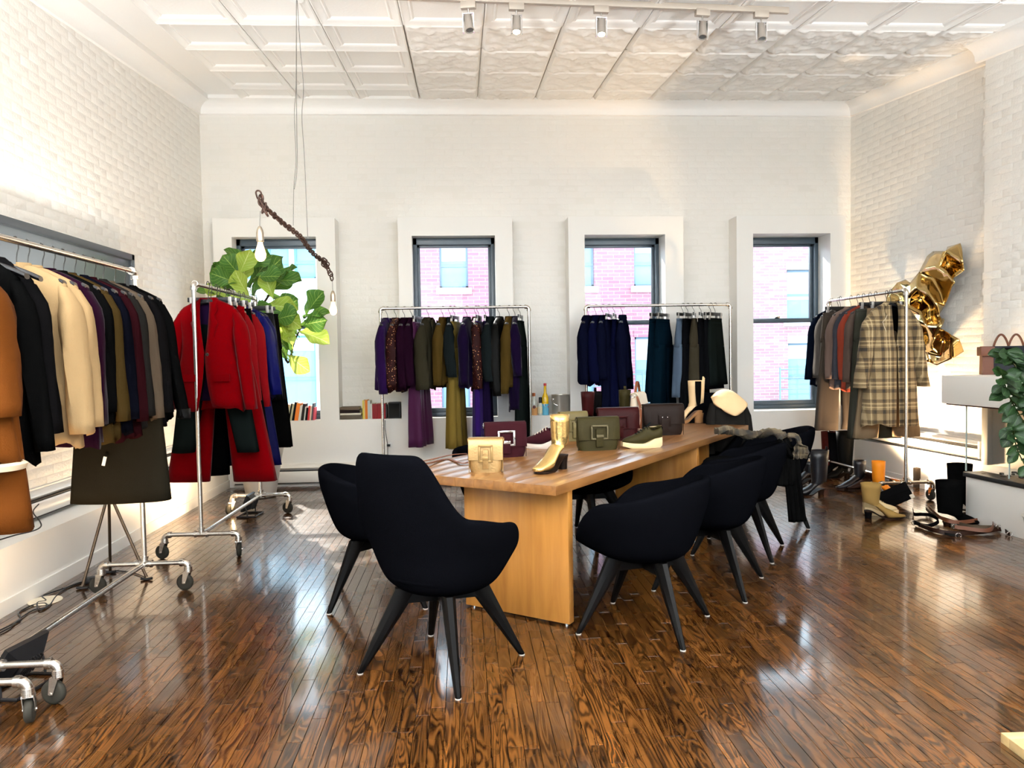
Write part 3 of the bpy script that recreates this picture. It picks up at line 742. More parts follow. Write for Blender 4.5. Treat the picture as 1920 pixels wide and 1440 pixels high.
    if buttons:
        bm_ = mat('dark_horn_button', (.012, .010, .008), .3)
        for i in range(buttons):
            z = zV-.01-i*.11; x = .022
            MB().cyl((x, fy(x, sh, dep)-.008, z), (x, fy(x, sh, dep)-.014, z), .0115, n=12).build('button', bm_, t)
    if pocket:
        for s in (-1, 1):
            zz = -(L*.72); MB().box(s*.125-.06, s*.125+.06, -.003, .003, zz-.05, zz, Matrix.Translation((0, fy(.10, hem, hd)-.008, 0))).build('pocket_flap', m_, t)
    if hemtrim:
        z, w_, d_ = pr_[-1]; rings = []
        for dz, k in ((.008, 1.04), (.0, 1.09), (-.016, 1.07), (-.014, 1.0)):
            rings.append([(ringpt(w_*k, d_*k, 2*pi*j/n)[0], ringpt(w_*k, d_*k, 2*pi*j/n)[1], z+dz) for j in range(n)])
        solid(MB().loft(rings, False, False).build('hem_trim', hemtrim, t), .006)
    if tagcard:
        MB().box(-.02, .02, -.001, .001, -.25, -.185, Matrix.Translation((.05, -.075, 0)) @ Matrix.Rotation(.15, 4, 'Y')).build('price_tag', mat('white_card', (.85, .85, .83), .6), t)
    return t
def trousers(rk, label, pos, rz, m_, L=1.0, w0=.18, w1=.13, dep=.05, seed=0, name='trousers', gapw=.01, crotch=.30, fold=.008, hang=True, cat='trousers', d1=.055, card=False):
    rr = random.Random(seed*11+5); put_hanger('clip', pos, rz, rk, label) if hang else None
    t = thing(name, label, cat, pos, rz); ph = rr.uniform(0, 6); n = 32; z0 = -.15; zc = z0-crotch; rings = []
    for i in range(7):
        u = i/6; z = z0-crotch*u; w_ = w0*(1+.10*u)+.01*u; d_ = .022+(dep-.022)*min(1, u*1.5)
        rings.append([(ringpt(w_, d_, 2*pi*j/n)[0], ringpt(w_, d_, 2*pi*j/n)[1]+fold*.6*u*sin(6*(2*pi*j/n)+ph), z) for j in range(n)])
    solid(MB().loft(rings, False, False).build('seat', m_, t, sharp=75), .004)
    rings = [[(ringpt(w0*1.01, .025, 2*pi*j/n)[0], ringpt(w0*1.01, .025, 2*pi*j/n)[1], z) for j in range(n)] for z in (z0+.003, z0-.035)]
    solid(MB().loft(rings, False, False).build('waistband', m_, t), .005)
    for s in (-1, 1):
        rings = []; n2 = 22
        for i in range(12):
            u = i/11; z = zc+.03-(L+z0-crotch+.0+.03)*u*1.0; wa = (w0*1.1)/2; wl = wa+(w1-wa)*u; c = s*(wa+gapw*u*3+(w1-wa)*u*1.0)
            d_ = dep+(d1-dep)*u; ring = []
            for j in range(n2):
                th = 2*pi*j/n2; f = fold*(.4+.9*u)*(sin(4*th+ph+s)+.6*sin(7*th-ph+z*3)); x, y = ringpt(wl, d_, th)
                ring.append((c+x+cos(th)*f, y+sin(th)*f, z))
            rings.append(ring)
        solid(MB().loft(rings, False, False).build('trouser_leg', m_, t, sharp=75), .004)
    if card: MB().box(-.022, .022, -.034, -.032, -.21, -.15).build('price_tag', mat('white_card', (.85, .85, .83), .6), t)
    return t
def skirt(rk, label, pos, rz, m_, L=.8, w0=.16, w1=.27, dep=.07, d0=.02, pleat=0, seed=0, name='skirt', tagged=False, hang=True, cat='skirt', z0=-.15, fold=.008):
    rr = random.Random(seed*13+1); put_hanger('clip', pos, rz, rk, label) if hang else None
    t = thing(name, label, cat, pos, rz); ph = rr.uniform(0, 6); n = 72 if pleat else 44; rings = []
    for i in range(12):
        u = i/11; z = z0-(L+z0)*u; w_ = w0+(w1-w0)*u**.8; d_ = d0+(dep-d0)*u; ring = []
        for j in range(n):
            th = 2*pi*j/n; x, y = ringpt(w_, d_, th)
            f = pleat*(.4+.6*u)*(1-2*abs((th*11/pi) % 1-.5))*2 if pleat else fold*u*(sin(5*th+ph)+.6*sin(9*th-ph))
            ring.append((x+cos(th)*f, y+sin(th)*f, z))
        rings.append(ring)
    solid(MB().loft(rings, False, False).build('skirt_panel', m_, t, sharp=50 if pleat else 75), .004)
    rings = [[(ringpt(w0*1.02, d0*1.15, 2*pi*j/30)[0], ringpt(w0*1.02, d0*1.15, 2*pi*j/30)[1], z) for j in range(30)] for z in (z0+.004, z0-.035)]
    solid(MB().loft(rings, False, False).build('waistband', m_, t), .004)
    if tagged: MB().box(-.008, .008, -.003, .003, -.05, .0, Matrix.Translation((-.04, -dep-.004, -L*.80)) @ Matrix.Rotation(.25, 4, 'Y')).build('swing_tag', mat('white_card', (.85, .85, .83), .6), t)
    return t

F = fabric
TAN = F('tan_suede', (108, 56, 10), .85); TANL = F('cream_shearling', (225, 205, 175), 1)
BLK = F('black_cloth', (14, 14, 14), .9); BLK2 = F('black_suiting', (20, 19, 20), .8); CREAM = F('cream_knit', (160, 132, 94), .95)
PLUM = F('dark_plum_knit', (38, 12, 30), .9, .1); OLV = F('olive_brown_knit', (70, 54, 28), .9); NVY = F('dark_navy_cloth', (14, 15, 24), .85)
BURG = F('dark_burgundy_cloth', (44, 15, 20), .9); CHAR = F('charcoal_cloth', (38, 36, 34), .9); GRB = F('grey_brown_tweed', (92, 78, 64), .95)
LEATH = F('black_leather', (16, 16, 16), .5); CHSK = F('charcoal_wool_skirting', (42, 38, 30), .95)
RED_ = F('scarlet_wool', (120, 2, 8), .9, .1); RED2_ = F('bright_red_knit', (140, 3, 14), .85); PURL = F('purple_lining', (52, 24, 70), .5)
BLUE = F('royal_blue_satin', (14, 22, 112), .5); BLUED = F('deep_blue_cloth', (12, 16, 84), .6); BGRN = F('blackish_green_cloth', (22, 28, 27), .85); SATB = F('black_satin', (18, 20, 26), .3)
# --- nearest rack: only its last garment reaches the frame
X1 = -1.945; H1 = 1.925
def P1(y, dx=0): return (-1.93-.01*(y-3.2)/1.5+dx, y, H1)
skirt('Z', 'tan suede skirt with cream fleece hem under the tan jacket', (-1.90, 2.98, H1), .05, TAN, L=1.16, w0=.16, w1=.265, dep=.09, seed=2, fold=.006)
top('Z', 'tan suede jacket with cream shearling hem at the left edge', 'suede_jacket', 'jacket', (-1.91, 2.90, H1), .06, TAN, L=.90, sh=.19, hem=.268, sl=.50, dep=.09, hd=.11, hemtrim=TANL, seed=1, r0=.085, r1=.07, splay=.05)
# --- rack of tops by the framed panel
spec = [
 (3.20, 'black fitted jacket hanging nearest on the left rack', 'jacket', BLK, dict(L=.93, style='jacket', sh=.165, hem=.205, sl=.66, lining=BLK2, seed=3, splay=.085)),
 (3.29, 'second black jacket from the viewer, shorter sleeves hidden behind the first', 'jacket', BLK2, dict(L=.86, style='jacket', sh=.165, hem=.20, sl=.6, seed=4, splay=.06)),
 (3.49, 'cream knit sweater, nearer of the two on the left rack', 'sweater', CREAM, dict(L=.90, sl=.62, seed=5, r0=.075, r1=.06, dep=.075, hd=.085)),
 (3.58, 'cream knit sweater, farther of the two on the left rack', 'sweater', CREAM, dict(L=.86, sl=.60, seed=6, r0=.075, r1=.05)),
 (3.70, 'dark plum sweater hanging just past the cream sweaters', 'sweater', PLUM, dict(L=.92, sl=.60, seed=7, splay=.03)),
 (3.80, 'black top between the plum and the olive sweater', 'top', BLK, dict(L=.84, sl=.55, seed=8, splay=.02)),
 (3.89, 'olive brown sweater in the middle of the left rack', 'sweater', OLV, dict(L=.92, sl=.60, seed=9)),
 (4.00, 'dark navy jacket behind the olive sweater', 'jacket', NVY, dict(L=.9, style='jacket', sl=.60, seed=10)),
 (4.10, 'dark burgundy cardigan past the navy jacket on the left rack', 'cardigan', BURG, dict(L=.93, style='open', sl=.62, seed=11)),
 (4.21, 'charcoal jacket between burgundy cardigan and grey tweed top', 'jacket', CHAR, dict(L=.9, style='jacket', sl=.60, seed=12)),
 (4.31, 'grey brown tweed top with pale shoulder line on the left rack', 'top', GRB, dict(L=.85, sl=.62, seed=13)),
 (4.45, 'black shirt close behind the grey brown tweed top', 'shirt', BLK2, dict(L=.9, sl=.6, seed=14)),
 (4.58, 'black jacket with leather cuffs, last but one on the left rack', 'jacket', BLK, dict(L=.88, style='jacket', sl=.64, seed=15, cuff=LEATH, splay=.10)),
]
for y, lb, kd, m_, kw in spec: top('A', lb, kd if kd not in ('top',) else 'knit_top', kd, P1(y), .06+.05*sin(y*37), m_, **kw)
skirt('A', 'charcoal A-line wool skirt with small white tag, at the far end of the left rack', P1(4.40, .02), .04, CHSK, L=1.31, w0=.19, w1=.262, dep=.10, tagged=True, seed=4, z0=-.5, hang=False, fold=.003)

# --- red blazer rack
def P2(y, dx=0): return (-1.862+.022*(y-5.49)/1.5+dx, y, H1)
top('B', 'scarlet wool blazer with notched lapels and purple lining facing the room', 'blazer', 'blazer', P2(5.56, .075), -.16, RED_, L=.88, sh=.215, hem=.245, sl=.66, style='jacket', lining=PURL, buttons=1, pocket=True, V=.36, seed=21, splay=.085, r0=.072, r1=.055, fold=.004, dep=.075, hd=.09)
trousers('B', 'black cropped trousers hanging below the scarlet blazer', P2(5.66, .06), -.1, BGRN, L=1.20, w0=.18, w1=.075, gapw=.055, seed=22, fold=.004)
trousers('B', 'scarlet flared trousers reaching lowest on the red rack', P2(5.78, .06), -.1, RED_, L=1.43, w0=.2, w1=.16, gapw=.03, seed=23, fold=.004)
top('B', 'bright red jacket directly behind the scarlet blazer', 'jacket', 'jacket', P2(5.90, .04), -.12, RED2_, L=.88, sl=.62, style='jacket', seed=24, splay=.07)
trousers('B', 'long black trousers between the two red tops', P2(6.02, .05), -.1, BLK, L=1.42, w0=.19, w1=.15, seed=25)
top('B', 'bright red sweater with long cuffs on the blazer rack', 'sweater', 'sweater', P2(6.14, .04), -.12, RED2_, L=.88, sl=.68, seed=26, splay=.07, r0=.07)
trousers('B', 'deep blue trousers below the blue blouse', P2(6.26, .03), -.12, BLUED, L=1.38, w0=.19, w1=.16, seed=27)
top('B', 'royal blue satin blouse on the blazer rack', 'blouse', 'blouse', P2(6.40, .04), -.14, BLUE, L=.86, sl=.60, seed=28, splay=.08, r0=.075, r1=.06, fold=.009)
top('B', 'deep blue jacket just behind the satin blouse', 'jacket', 'jacket', P2(6.52, .04), -.14, BLUED, L=.86, sl=.58, style='jacket', seed=29, splay=.06)
skirt('B', 'black pleated satin skirt at the window end of the blazer rack', P2(6.66, .06), -.14, SATB, L=.88, w0=.18, w1=.25, dep=.09, pleat=.009, seed=30)
trousers('B', 'black tailored trousers last on the blazer rack', P2(6.80, .06), -.14, BLK, L=1.30, w0=.19, w1=.13, seed=31)

# --- rack before the second window, garments edge-on
PURP = F('purple_velvet', (42, 20, 68), .8, .35); PLM2 = F('plum_satin', (90, 38, 80), .45, .1); PLM3 = F('aubergine_cloth', (36, 14, 32), .85)
OLC = F('olive_charcoal_tweed', (58, 54, 42), .95); OLS = F('olive_brown_cotton', (82, 64, 30), .85); OLT = F('khaki_olive_twill', (118, 98, 42), .85); PURT = F('violet_velvet', (48, 26, 98), .7, .3)
DPV = F('deep_violet_velvet', (26, 15, 44), .85, .2); BKG = F('black_green_cotton', (28, 34, 36), .7); NVP = F('navy_purple_cloth', (28, 18, 48), .85)
def P3(px): v = atY(px, 600, 8.12); return (v.x, 8.12, 1.893)
E_ = pi/2
def edge(rk, px, lb, kd, m_, tw=12, **kw):
    P = P3(px); nm = kd if kd != 'top' else 'knit_top'
    return top(rk, lb, nm, kd, P, E_+radians(tw), m_, **kw)
edge('C', 727, 'purple velvet wrap jacket, leftmost on the second window rack', 'jacket', PURP, -16, L=.83, style='jacket', sl=.66, seed=41, r0=.06, splay=.03, dep=.075, hd=.10)
edge('C', 743, 'brown floral print blouse beside the purple velvet jacket', 'blouse', FLORAL, -10, L=.86, sl=.60, seed=42, r0=.06, fwd=.0)
edge('C', 759, 'aubergine blouse with a white tag at its neck', 'blouse', PLM3, -9, L=.84, sl=.60, seed=43, tagcard=True)
trousers('C', 'shiny plum wide-leg trousers on the second window rack', P3(784), E_+radians(-15), PLM2, L=1.44, w0=.16, w1=.085, dep=.05, d1=.075, seed=44, fold=.013, card=True)
edge('C', 773, 'dark aubergine knit top before the plum trousers', 'top', PLM3, -10, L=.80, sl=.58, seed=45)
edge('C', 804, 'olive charcoal tweed jacket with raised collar at the second window', 'jacket', OLC, -20, L=.84, style='jacket', sl=.62, seed=46, r0=.075, r1=.06, dep=.08, hd=.10)
edge('C', 831, 'olive brown blouse beside the tweed jacket', 'blouse', OLS, -14, L=.80, sl=.58, seed=47, fwd=0)
trousers('C', 'khaki olive flared trousers hanging lowest at the second window', P3(853), E_+radians(-14), OLT, L=1.46, w0=.16, w1=.095, gapw=.015, dep=.05, d1=.07, seed=48, fold=.012)
edge('C', 845, 'thin black cardigan squeezed beside the khaki trousers', 'cardigan', BKG, -5, L=.70, sl=.5, seed=49, dep=.04, hd=.04)
edge('C', 876, 'deep violet velvet top in the middle of the second window rack', 'top', DPV, -14, L=.83, sl=.58, seed=50, dep=.075, hd=.085)
edge('C', 893, 'narrow brown floral blouse between violet velvet pieces', 'blouse', FLORAL, -3, L=.86, sl=.62, seed=51, dep=.045, hd=.05, r0=.045, r1=.035)
trousers('C', 'violet velvet trousers right of the narrow floral blouse', P3(898), E_+radians(-10), PURT, L=1.36, w0=.17, w1=.11, dep=.045, seed=52)
trousers('C', 'navy purple trousers beside the violet velvet ones', P3(911), E_+radians(-6), NVP, L=1.28, w0=.16, w1=.08, dep=.035, seed=53, d1=.05)
edge('C', 920, 'black green shirt with short hem on the second window rack', 'shirt', BKG, -14, L=.74, sl=.55, seed=54)
edge('C', 937, 'black leather shirt with hanging cuff on the second window rack', 'shirt', LEATH, -18, L=.84, sl=.70, seed=55, bend=.02)
edge('C', 955, 'olive brown shirt with gathered cuffs near the rack end', 'shirt', OLS, -12, L=.84, sl=.68, seed=56, r0=.065, fwd=-.03)
edge('C', 966, 'dark violet tunic beside the last black trousers', 'tunic', DPV, -6, L=1.08, sl=.5, seed=57)
trousers('C', 'long black green trousers at the right end of the second window rack', P3(976), E_+radians(-12), BGRN, L=1.40, w0=.17, w1=.11, seed=58, dep=.05)

# --- rack before the third window
NV1 = F('midnight_navy_cloth', (14, 17, 38), .85); NV2 = F('navy_satin', (13, 16, 44), .85); TEAL = F('dark_teal_wool', (8, 26, 38), .9); DEN = F('blue_grey_denim', (82, 98, 118), .85)
OLG = F('olive_grey_twill', (66, 60, 48), .85); BK3 = F('soft_black_wool', (16, 17, 20), .9)
edge('D', 1103, 'midnight navy jacket flaring past the left post of its rack', 'jacket', NV1, -26, L=.80, style='jacket', sl=.60, seed=61, dep=.07, hd=.09, splay=.05)
edge('D', 1118, 'navy satin collared blouse on the third window rack', 'blouse', NV2, -22, L=.83, sl=.58, seed=62, r0=.06)
edge('D', 1131, 'soft black navy jumper behind the satin blouse', 'jumper', NV1, -18, L=.82, sl=.55, seed=63)
trousers('D', 'midnight navy trousers in the middle of the navy group', P3(1142), E_+radians(-22), NV1, L=1.20, w0=.17, w1=.13, seed=64, dep=.06)
trousers('D', 'navy satin trousers nearest the gap of the third window rack', P3(1153), E_+radians(-16), NV2, L=1.14, w0=.17, w1=.12, seed=65)
edge('D', 1168, 'midnight navy shirt with buttoned cuffs, right of the navy group', 'shirt', NV1, -18, L=.78, sl=.68, seed=66, bend=.02)
skirt('D', 'dark teal wool skirt, left of the hanging skirts and trousers', P3(1232), E_+radians(-40), TEAL, L=1.02, w0=.17, w1=.24, dep=.08, seed=67)
trousers('D', 'dark teal wide trousers behind the teal skirt', P3(1243), E_+radians(-36), TEAL, L=1.36, w0=.17, w1=.15, seed=68, dep=.06)
trousers('D', 'blue grey denim jeans partly hidden on the third window rack', P3(1281), E_+radians(-38), DEN, L=.98, w0=.16, w1=.09, seed=69)
trousers('D', 'black trousers between the jeans and the olive grey pair', P3(1290), E_+radians(-32), BK3, L=1.2, w0=.16, w1=.11, seed=70)
trousers('D', 'olive grey twill trousers on the third window rack', P3(1302), E_+radians(-20), OLG, L=1.16, w0=.16, w1=.13, seed=71, dep=.06)
trousers('D', 'slim black trousers right of the olive grey pair', P3(1315), E_+radians(-24), BK3, L=1.1, w0=.16, w1=.12, seed=72)
skirt('D', 'long black A-line skirt at the right end of the third window rack', P3(1333), E_+radians(-42), BK3, L=.90, w0=.15, w1=.24, dep=.08, seed=73)
skirt('D', 'black green pencil skirt last on the third window rack', P3(1341), E_+radians(-42), BGRN, L=.86, w0=.15, w1=.23, dep=.07, seed=74)

# --- rack by the right wall
GT = F('grey_taupe_cotton', (78, 68, 60), .9); GW = F('grey_wool', (92, 86, 82), .95); BG = F('blue_grey_wool', (72, 74, 84), .95); RUST = F('rust_red_knit', (150, 62, 44), .9); BRG = F('brown_grey_wool', (98, 82, 74), .95)
DGR = F('dark_green_grey_wool', (68, 68, 60), .95); NV4 = F('blackish_navy_wool', (14, 20, 34), .9); TPT = F('beige_twill', (128, 108, 84), .9); LPR = F('taupe_speckled_cloth', (120, 100, 92), .9)
def P5(y, dx=0): return (4.0-.01*(y-6.73)/1.5+dx, y, 1.92)
trousers('E', 'beige twill trousers showing under the plaid coat', P5(7.00, -.03), .05, TPT, L=1.36, w0=.19, w1=.12, gapw=.03, seed=81)
top('E', 'long brown and cream plaid wool coat with wide lapels', 'plaid_coat', 'coat', P5(6.88, -.06), .12, PLAID, L=1.23, sh=.215, hem=.275, sl=.66, style='coat', lining=BLK, buttons=3, V=.38, seed=82, splay=.10, r0=.085, r1=.068, fold=.005, lap=1.45, dep=.085, hd=.11)
trousers('E', 'dark green grey trousers directly behind the plaid coat', P5(7.10, -.08), .08, DGR, L=1.38, w0=.2, w1=.12, gapw=.01, seed=83)
top('E', 'brown grey wool blazer behind the plaid coat', 'blazer', 'blazer', P5(7.22, -.07), .1, BRG, L=.90, sl=.62, style='jacket', seed=84, splay=.05)
top('E', 'rust red sweater glimpsed between the grey jackets', 'sweater', 'sweater', P5(7.34, -.07), .1, RUST, L=.93, sl=.60, seed=85, splay=.03)
top('E', 'blue grey wool jacket beside the rust sweater', 'jacket', 'jacket', P5(7.46, -.06), .1, BG, L=.90, sl=.60, style='jacket', seed=86, splay=.05)
top('E', 'taupe speckled jacket with pale lapel edge on the right rack', 'jacket', 'jacket', P5(7.60, -.06), .1, LPR, L=.92, sl=.60, style='jacket', seed=87)
trousers('E', 'grey taupe trousers hanging low near the rightmost window', P5(7.74, -.10), .1, GT, L=1.36, w0=.19, w1=.13, seed=88)
top('E', 'grey wool jacket just in front of the navy one', 'jacket', 'jacket', P5(7.86, -.06), .1, GW, L=.88, sl=.60, style='jacket', seed=89)
top('E', 'blackish navy wool coat at the window end of the right rack', 'wool_coat', 'coat', P5(8.00, -.06), .12, NV4, L=.90, sl=.62, style='jacket', seed=90, splay=.09)
# ================================================================== TABLE
TD = Vector((.585, .811, 0)).normalized(); TN = Vector((-TD.y, TD.x, 0)); T0 = Vector((.438, 3.714, 0)); TA = atan2(TD.y, TD.x)
t = thing('long_table', 'long honey-coloured wooden table on broad panel legs', 'table', T0, TA)
# local x runs away from the viewer along the long side, local y to the left
n_st = 9; wst = 1.10/n_st
for k in range(n_st): MB().cbox(0, 3.45, k*wst+.0004, (k+1)*wst-.0004, .703, .75, .0015).build('tabletop_plank', TABLEM, t)
for s in (.16, 2.15):
    MB().cbox(s, s+.05, .02, .67, .012, .703, .003).build('panel_leg', PANELM, t)
    for yy in (.05, .63): MB().cyl((s+.025, yy, 0), (s+.025, yy, .014), .012, n=10).build('glide', CHROME, t)
MB().cbox(.21, 2.15, .40, .44, .58, .703, .003).build('stretcher', PANELM, t)
MB().cbox(3.25, 3.30, .3, .85, .012, .703, .003).build('panel_leg', PANELM, t)

# ================================================================== CHAIRS
def tub_chair(label, c, face, high=False, group=None):
    t = thing('tub_chair' if not high else 'high_back_tub_chair', label, 'chair', (c[0], c[1], 0), face)   # local +x is the front
    nth, nv = 48, 12; mb = MB(); ss = lambda a, b, x: (lambda u: u*u*(3-2*u))(max(0, min(1, (x-a)/(b-a))))
    def rim(th):      # th: 0 = back, pi = front
        a = abs(math.degrees(th))
        if high: h = 1.0 - .28*ss(28, 56, a) - .05*ss(56, 110, a)
        else: h = .775 - .10*ss(15, 115, a)
        return h - (h-.45)*ss(106, 158, a)
    def rad(th, v):   # outline: deeper towards the arms' tips
        a = abs(math.degrees(th)); r = .10+.20*min(1, v*1.25)**.55
        if v > .35: r += .025*(v-.35)/.65
        if high: r += .03*ss(50, 110, a)*v
        return r
    rings = []
    for i in range(nv+1):
        v = i/nv; ring = []
        for j in range(nth):
            th = -pi+2*pi*j/nth; h = rim(th); zb = .345; 
            if v < .3: r = .21*(v/.3)**.6 if i else .02; z = zb+.035*(v/.3)**2
            else:
                u = (v-.3)/.7; r = .21+.108*min(1, u*1.25)**.62+(.018*u if not high else .005*u); z = zb+.035+(h-zb-.035)*u
                if high and h > .75 and u > .5: r -= .02*(u-.5)
            a = abs(math.degrees(th)); fx = 1+.13*ss(80, 118, a)*(1-.75*ss(125, 165, a))*min(1, max(0, (z-.36)/.2))
            lean = .085*max(0, z-.55)/.4 if high else 0
            ring.append((-lean-cos(th)*r*(1.0 if a < 90 else fx*1.02), -sin(th)*r*(1.06 if not high else 1.10), z))
        rings.append(ring)
    mb.loft(rings, True, False); sh = mb.build('shell', BLACKFAB, t, sharp=180)
    md = sh.modifiers.new('padding', 'SOLIDIFY'); md.thickness = .045; md.offset = -1
    md.use_even_offset = False
    md = sh.modifiers.new('soft', 'SUBSURF'); md.levels = 1; md.render_levels = 2
    mb = MB(); rings = []
    for z, k in ((.41, .9), (.425, 1.0), (.455, 1.02), (.47, .96), (.476, .8), (.478, .3)):
        rings.append([(.01+.245*k*cos(2*pi*j/32)*(1.05 if cos(2*pi*j/32) > 0 else 1), .255*k*sin(2*pi*j/32), z) for j in range(32)])
    mb.loft(rings).build('seat_cushion', BLACKFAB, t, sharp=60)
    # crossed base frame and tapered splayed legs
    mb = MB()
    for a in (pi/4, -pi/4):
        d = Vector((cos(a), sin(a), 0)); p = Vector((-d.y, d.x, 0))
        mb.loft([[d*s*.175+p*.02+Vector((0, 0, .30)), d*s*.175-p*.02+Vector((0, 0, .30)), d*s*.175-p*.02+Vector((0, 0, .352)), d*s*.175+p*.02+Vector((0, 0, .352))] for s in (-1, 1)])
    mb.build('base_frame', BLACKWOOD, t, sharp=30)
    for k in range(4):
        a = pi/4+k*pi/2; d = Vector((cos(a), sin(a), 0)); p = Vector((-d.y, d.x, 0)); rings = []
        for u in (0, .15, .5, .85, .985, 1):
            c_ = d*(.155+.215*u); z = .365*(1-u)+.003; wr = .040*(1-u)+.015 ; wt = .017*(1-u)+.0135
            if u == 1: wr *= .75; wt *= .75
            ring = []
            for q in range(8):
                b = 2*pi*(q+.5)/8; ring.append(c_+d*wr*cos(b)*1.05+p*wt*sin(b)*1.1+Vector((0, 0, z)))
            rings.append(ring)
        lg = MB().loft(rings).build('leg', BLACKWOOD, t, sharp=35)
        MB().cyl(d*.37, d*.37+Vector((0, 0, .004)), .014, n=10).build('glide', mat('pale_felt_glide', (.5, .48, .45), .8), lg)
    return t
G_ = None
tub_chair('black felt chair with a tall rounded back, at the near head of the table', (-.118, 3.45), radians(56), True)
tub_chair('low black felt tub chair standing left behind the tall-backed chair', (-.51, 4.47), radians(3))
tub_chair('low black tub chair whose rim shows beyond the gold bag\'s strap', (.25, 5.12), radians(-32))
tub_chair('low black tub chair with its legs seen between the table panels', (.90, 5.72), radians(-42))
tub_chair('low black felt tub chair nearest on the table\'s right side', (.904, 3.85), radians(150))
tub_chair('low black felt tub chair, middle of the three on the right side', (1.446, 4.49), radians(149))
tub_chair('low black felt tub chair under the plaid scarf and black shirt', (1.90, 5.24), radians(150))
tub_chair('low black felt tub chair at the far right corner of the table', (2.50, 6.12), radians(160))
tub_chair('tall-backed black felt chair at the far head of the table', (2.20, 6.86), radians(236), True)
# ================================================================== BAGS, SHOES, TABLE THINGS
def tt(x, y, z=.75): v = atZ(x, y, z); return v
def bag(label, pos, rz, w, h, d, m_, name='handbag', buckle='plate', hw=None, flap=.62, strap=None, z=0.0, sm=None, group=None, round_bottom=.03):
    t = thing(name, label, 'bag', (pos[0], pos[1], pos[2]), rz, group); hw = hw or BRASS; n = 14
    # body: rounded-bottom slab, a little fuller at the base
    rings = []
    for i in range(8):
        u = i/7; z_ = h*u; k = 1-(.10*(1-min(1, u*5))**2); dd = d*(1-.42*u**1.5); ring = []
        for j in range(28): 
            x, y = ringpt(w/2*k, dd/2, 2*pi*j/28); ring.append((x, y, z_))
        rings.append(ring)
    MB().loft(rings).build('body', m_, t, sharp=50)
    for s in (-1, 1):   # gusset piping
        MB().tube([(s*w/2*.985, -.3*d*(1-.42*u**1.5), h*u) for u in [k/8 for k in range(9)]], .0022, 6).build('gusset_seam', m_, t)
    # flap: over the top, down the front
    prof = [(d*.22, h*.96), (d*.18, h*1.012), (0, h*1.03), (-d*.22, h*1.015), (-d*.33, h*.95), (-d*.42, h*.75), (-d*.485, h*(1-flap)+.0), (-d*.47, h*(1-flap))]
    rings = [[(x, y, z_) for y, z_ in prof] for x in [w/2*q for q in (-1.0, -.985, -.6, 0, .6, .985, 1.0)]]
    for k in (0, -1): rings[k] = [(x, y*.96, z_-.004) for x, y, z_ in rings[k]]
    o = MB().loft(rings, False, False, closed=False).build('flap', m_, t, sharp=50); solid(o, .005)
    yb = -d*.50-.006; zb = h*.55
    if buckle == 'plate':      # wide square keeper plate with a tab through it
        a = w*.21; mb = MB()
        for (x0, x1, z0, z1) in ((-a, a, zb+.04, zb+.052), (-a, a, zb-.045, zb-.033), (-a, -a+.012, zb-.045, zb+.052), (a-.012, a, zb-.045, zb+.052)): mb.cbox(x0, x1, yb-.006, yb+.002, z0, z1, .002)
        mb.build('buckle_frame', m_ if hw is None else hw, o)
        MB().cbox(-a*.42, a*.42, yb-.009, yb+.003, h*.12, zb+.025, .003).build('tab', sm or m_, t)
        MB().cbox(-a*.42, a*.42, yb-.014, yb-.007, zb-.03, zb-.012, .002).build('turn_lock', hw, t)
    elif buckle == 'studs':
        MB().cbox(-w*.15, w*.15, yb-.004, yb+.002, zb-.06, zb+.03, .003).build('front_panel', m_, t)
        for s in (-1, 1): MB().ball((s*.02, yb-.005, zb+.012), .005, 10).build('stud', CHROME, t)
        MB().cbox(-w*.09, w*.09, yb-.010, yb+.0, h*.10, zb-.0, .003).build('tab', m_, t)
    for s in (-1, 1):
        ring = [(s*w/2+s*.004, .012*cos(a), h*.93+.014*sin(a)) for a in [2*pi*k/14 for k in range(14)]]
        MB().tube(ring, .0025, 6, closed=True).build('strap_ring', hw, t)
    if strap: MB().ribbon(strap, .014, .003).build('strap', sm or m_, t)
    return t
GOLDL = mat('champagne_gold_leather', srgb(146, 114, 70), .34, .65, bump=.15, bscale=90, var=.06, vscale=30)
GOLDD = mat('antique_gold_leather', srgb(160, 128, 80), .3, .7)
PLSU = F('plum_suede_leather', (62, 28, 34), .75, .1); OLVL = F('olive_leather', (74, 66, 36), .5); OLVL2 = F('khaki_leather', (112, 98, 56), .55); BURL = F('burgundy_leather', (64, 16, 18), .4); ESP = F('espresso_leather', (48, 34, 28), .4)
COG = F('cognac_leather', (132, 72, 38), .5); WHL = F('off_white_leather', (214, 202, 182), .5); CREAML = F('cream_leather', (212, 182, 140), .45); TANSO = F('tan_stacked_sole', (150, 104, 62), .55); DKSO = F('dark_brown_sole', (52, 34, 24), .5)
za = lambda x, y: tt(x, y)
p_ = za(912, 884)
bag('small champagne gold leather bag with big square buckle, at the table\'s near end', p_, radians(-6), .190, .185, .085, GOLDL, hw=GOLDD)
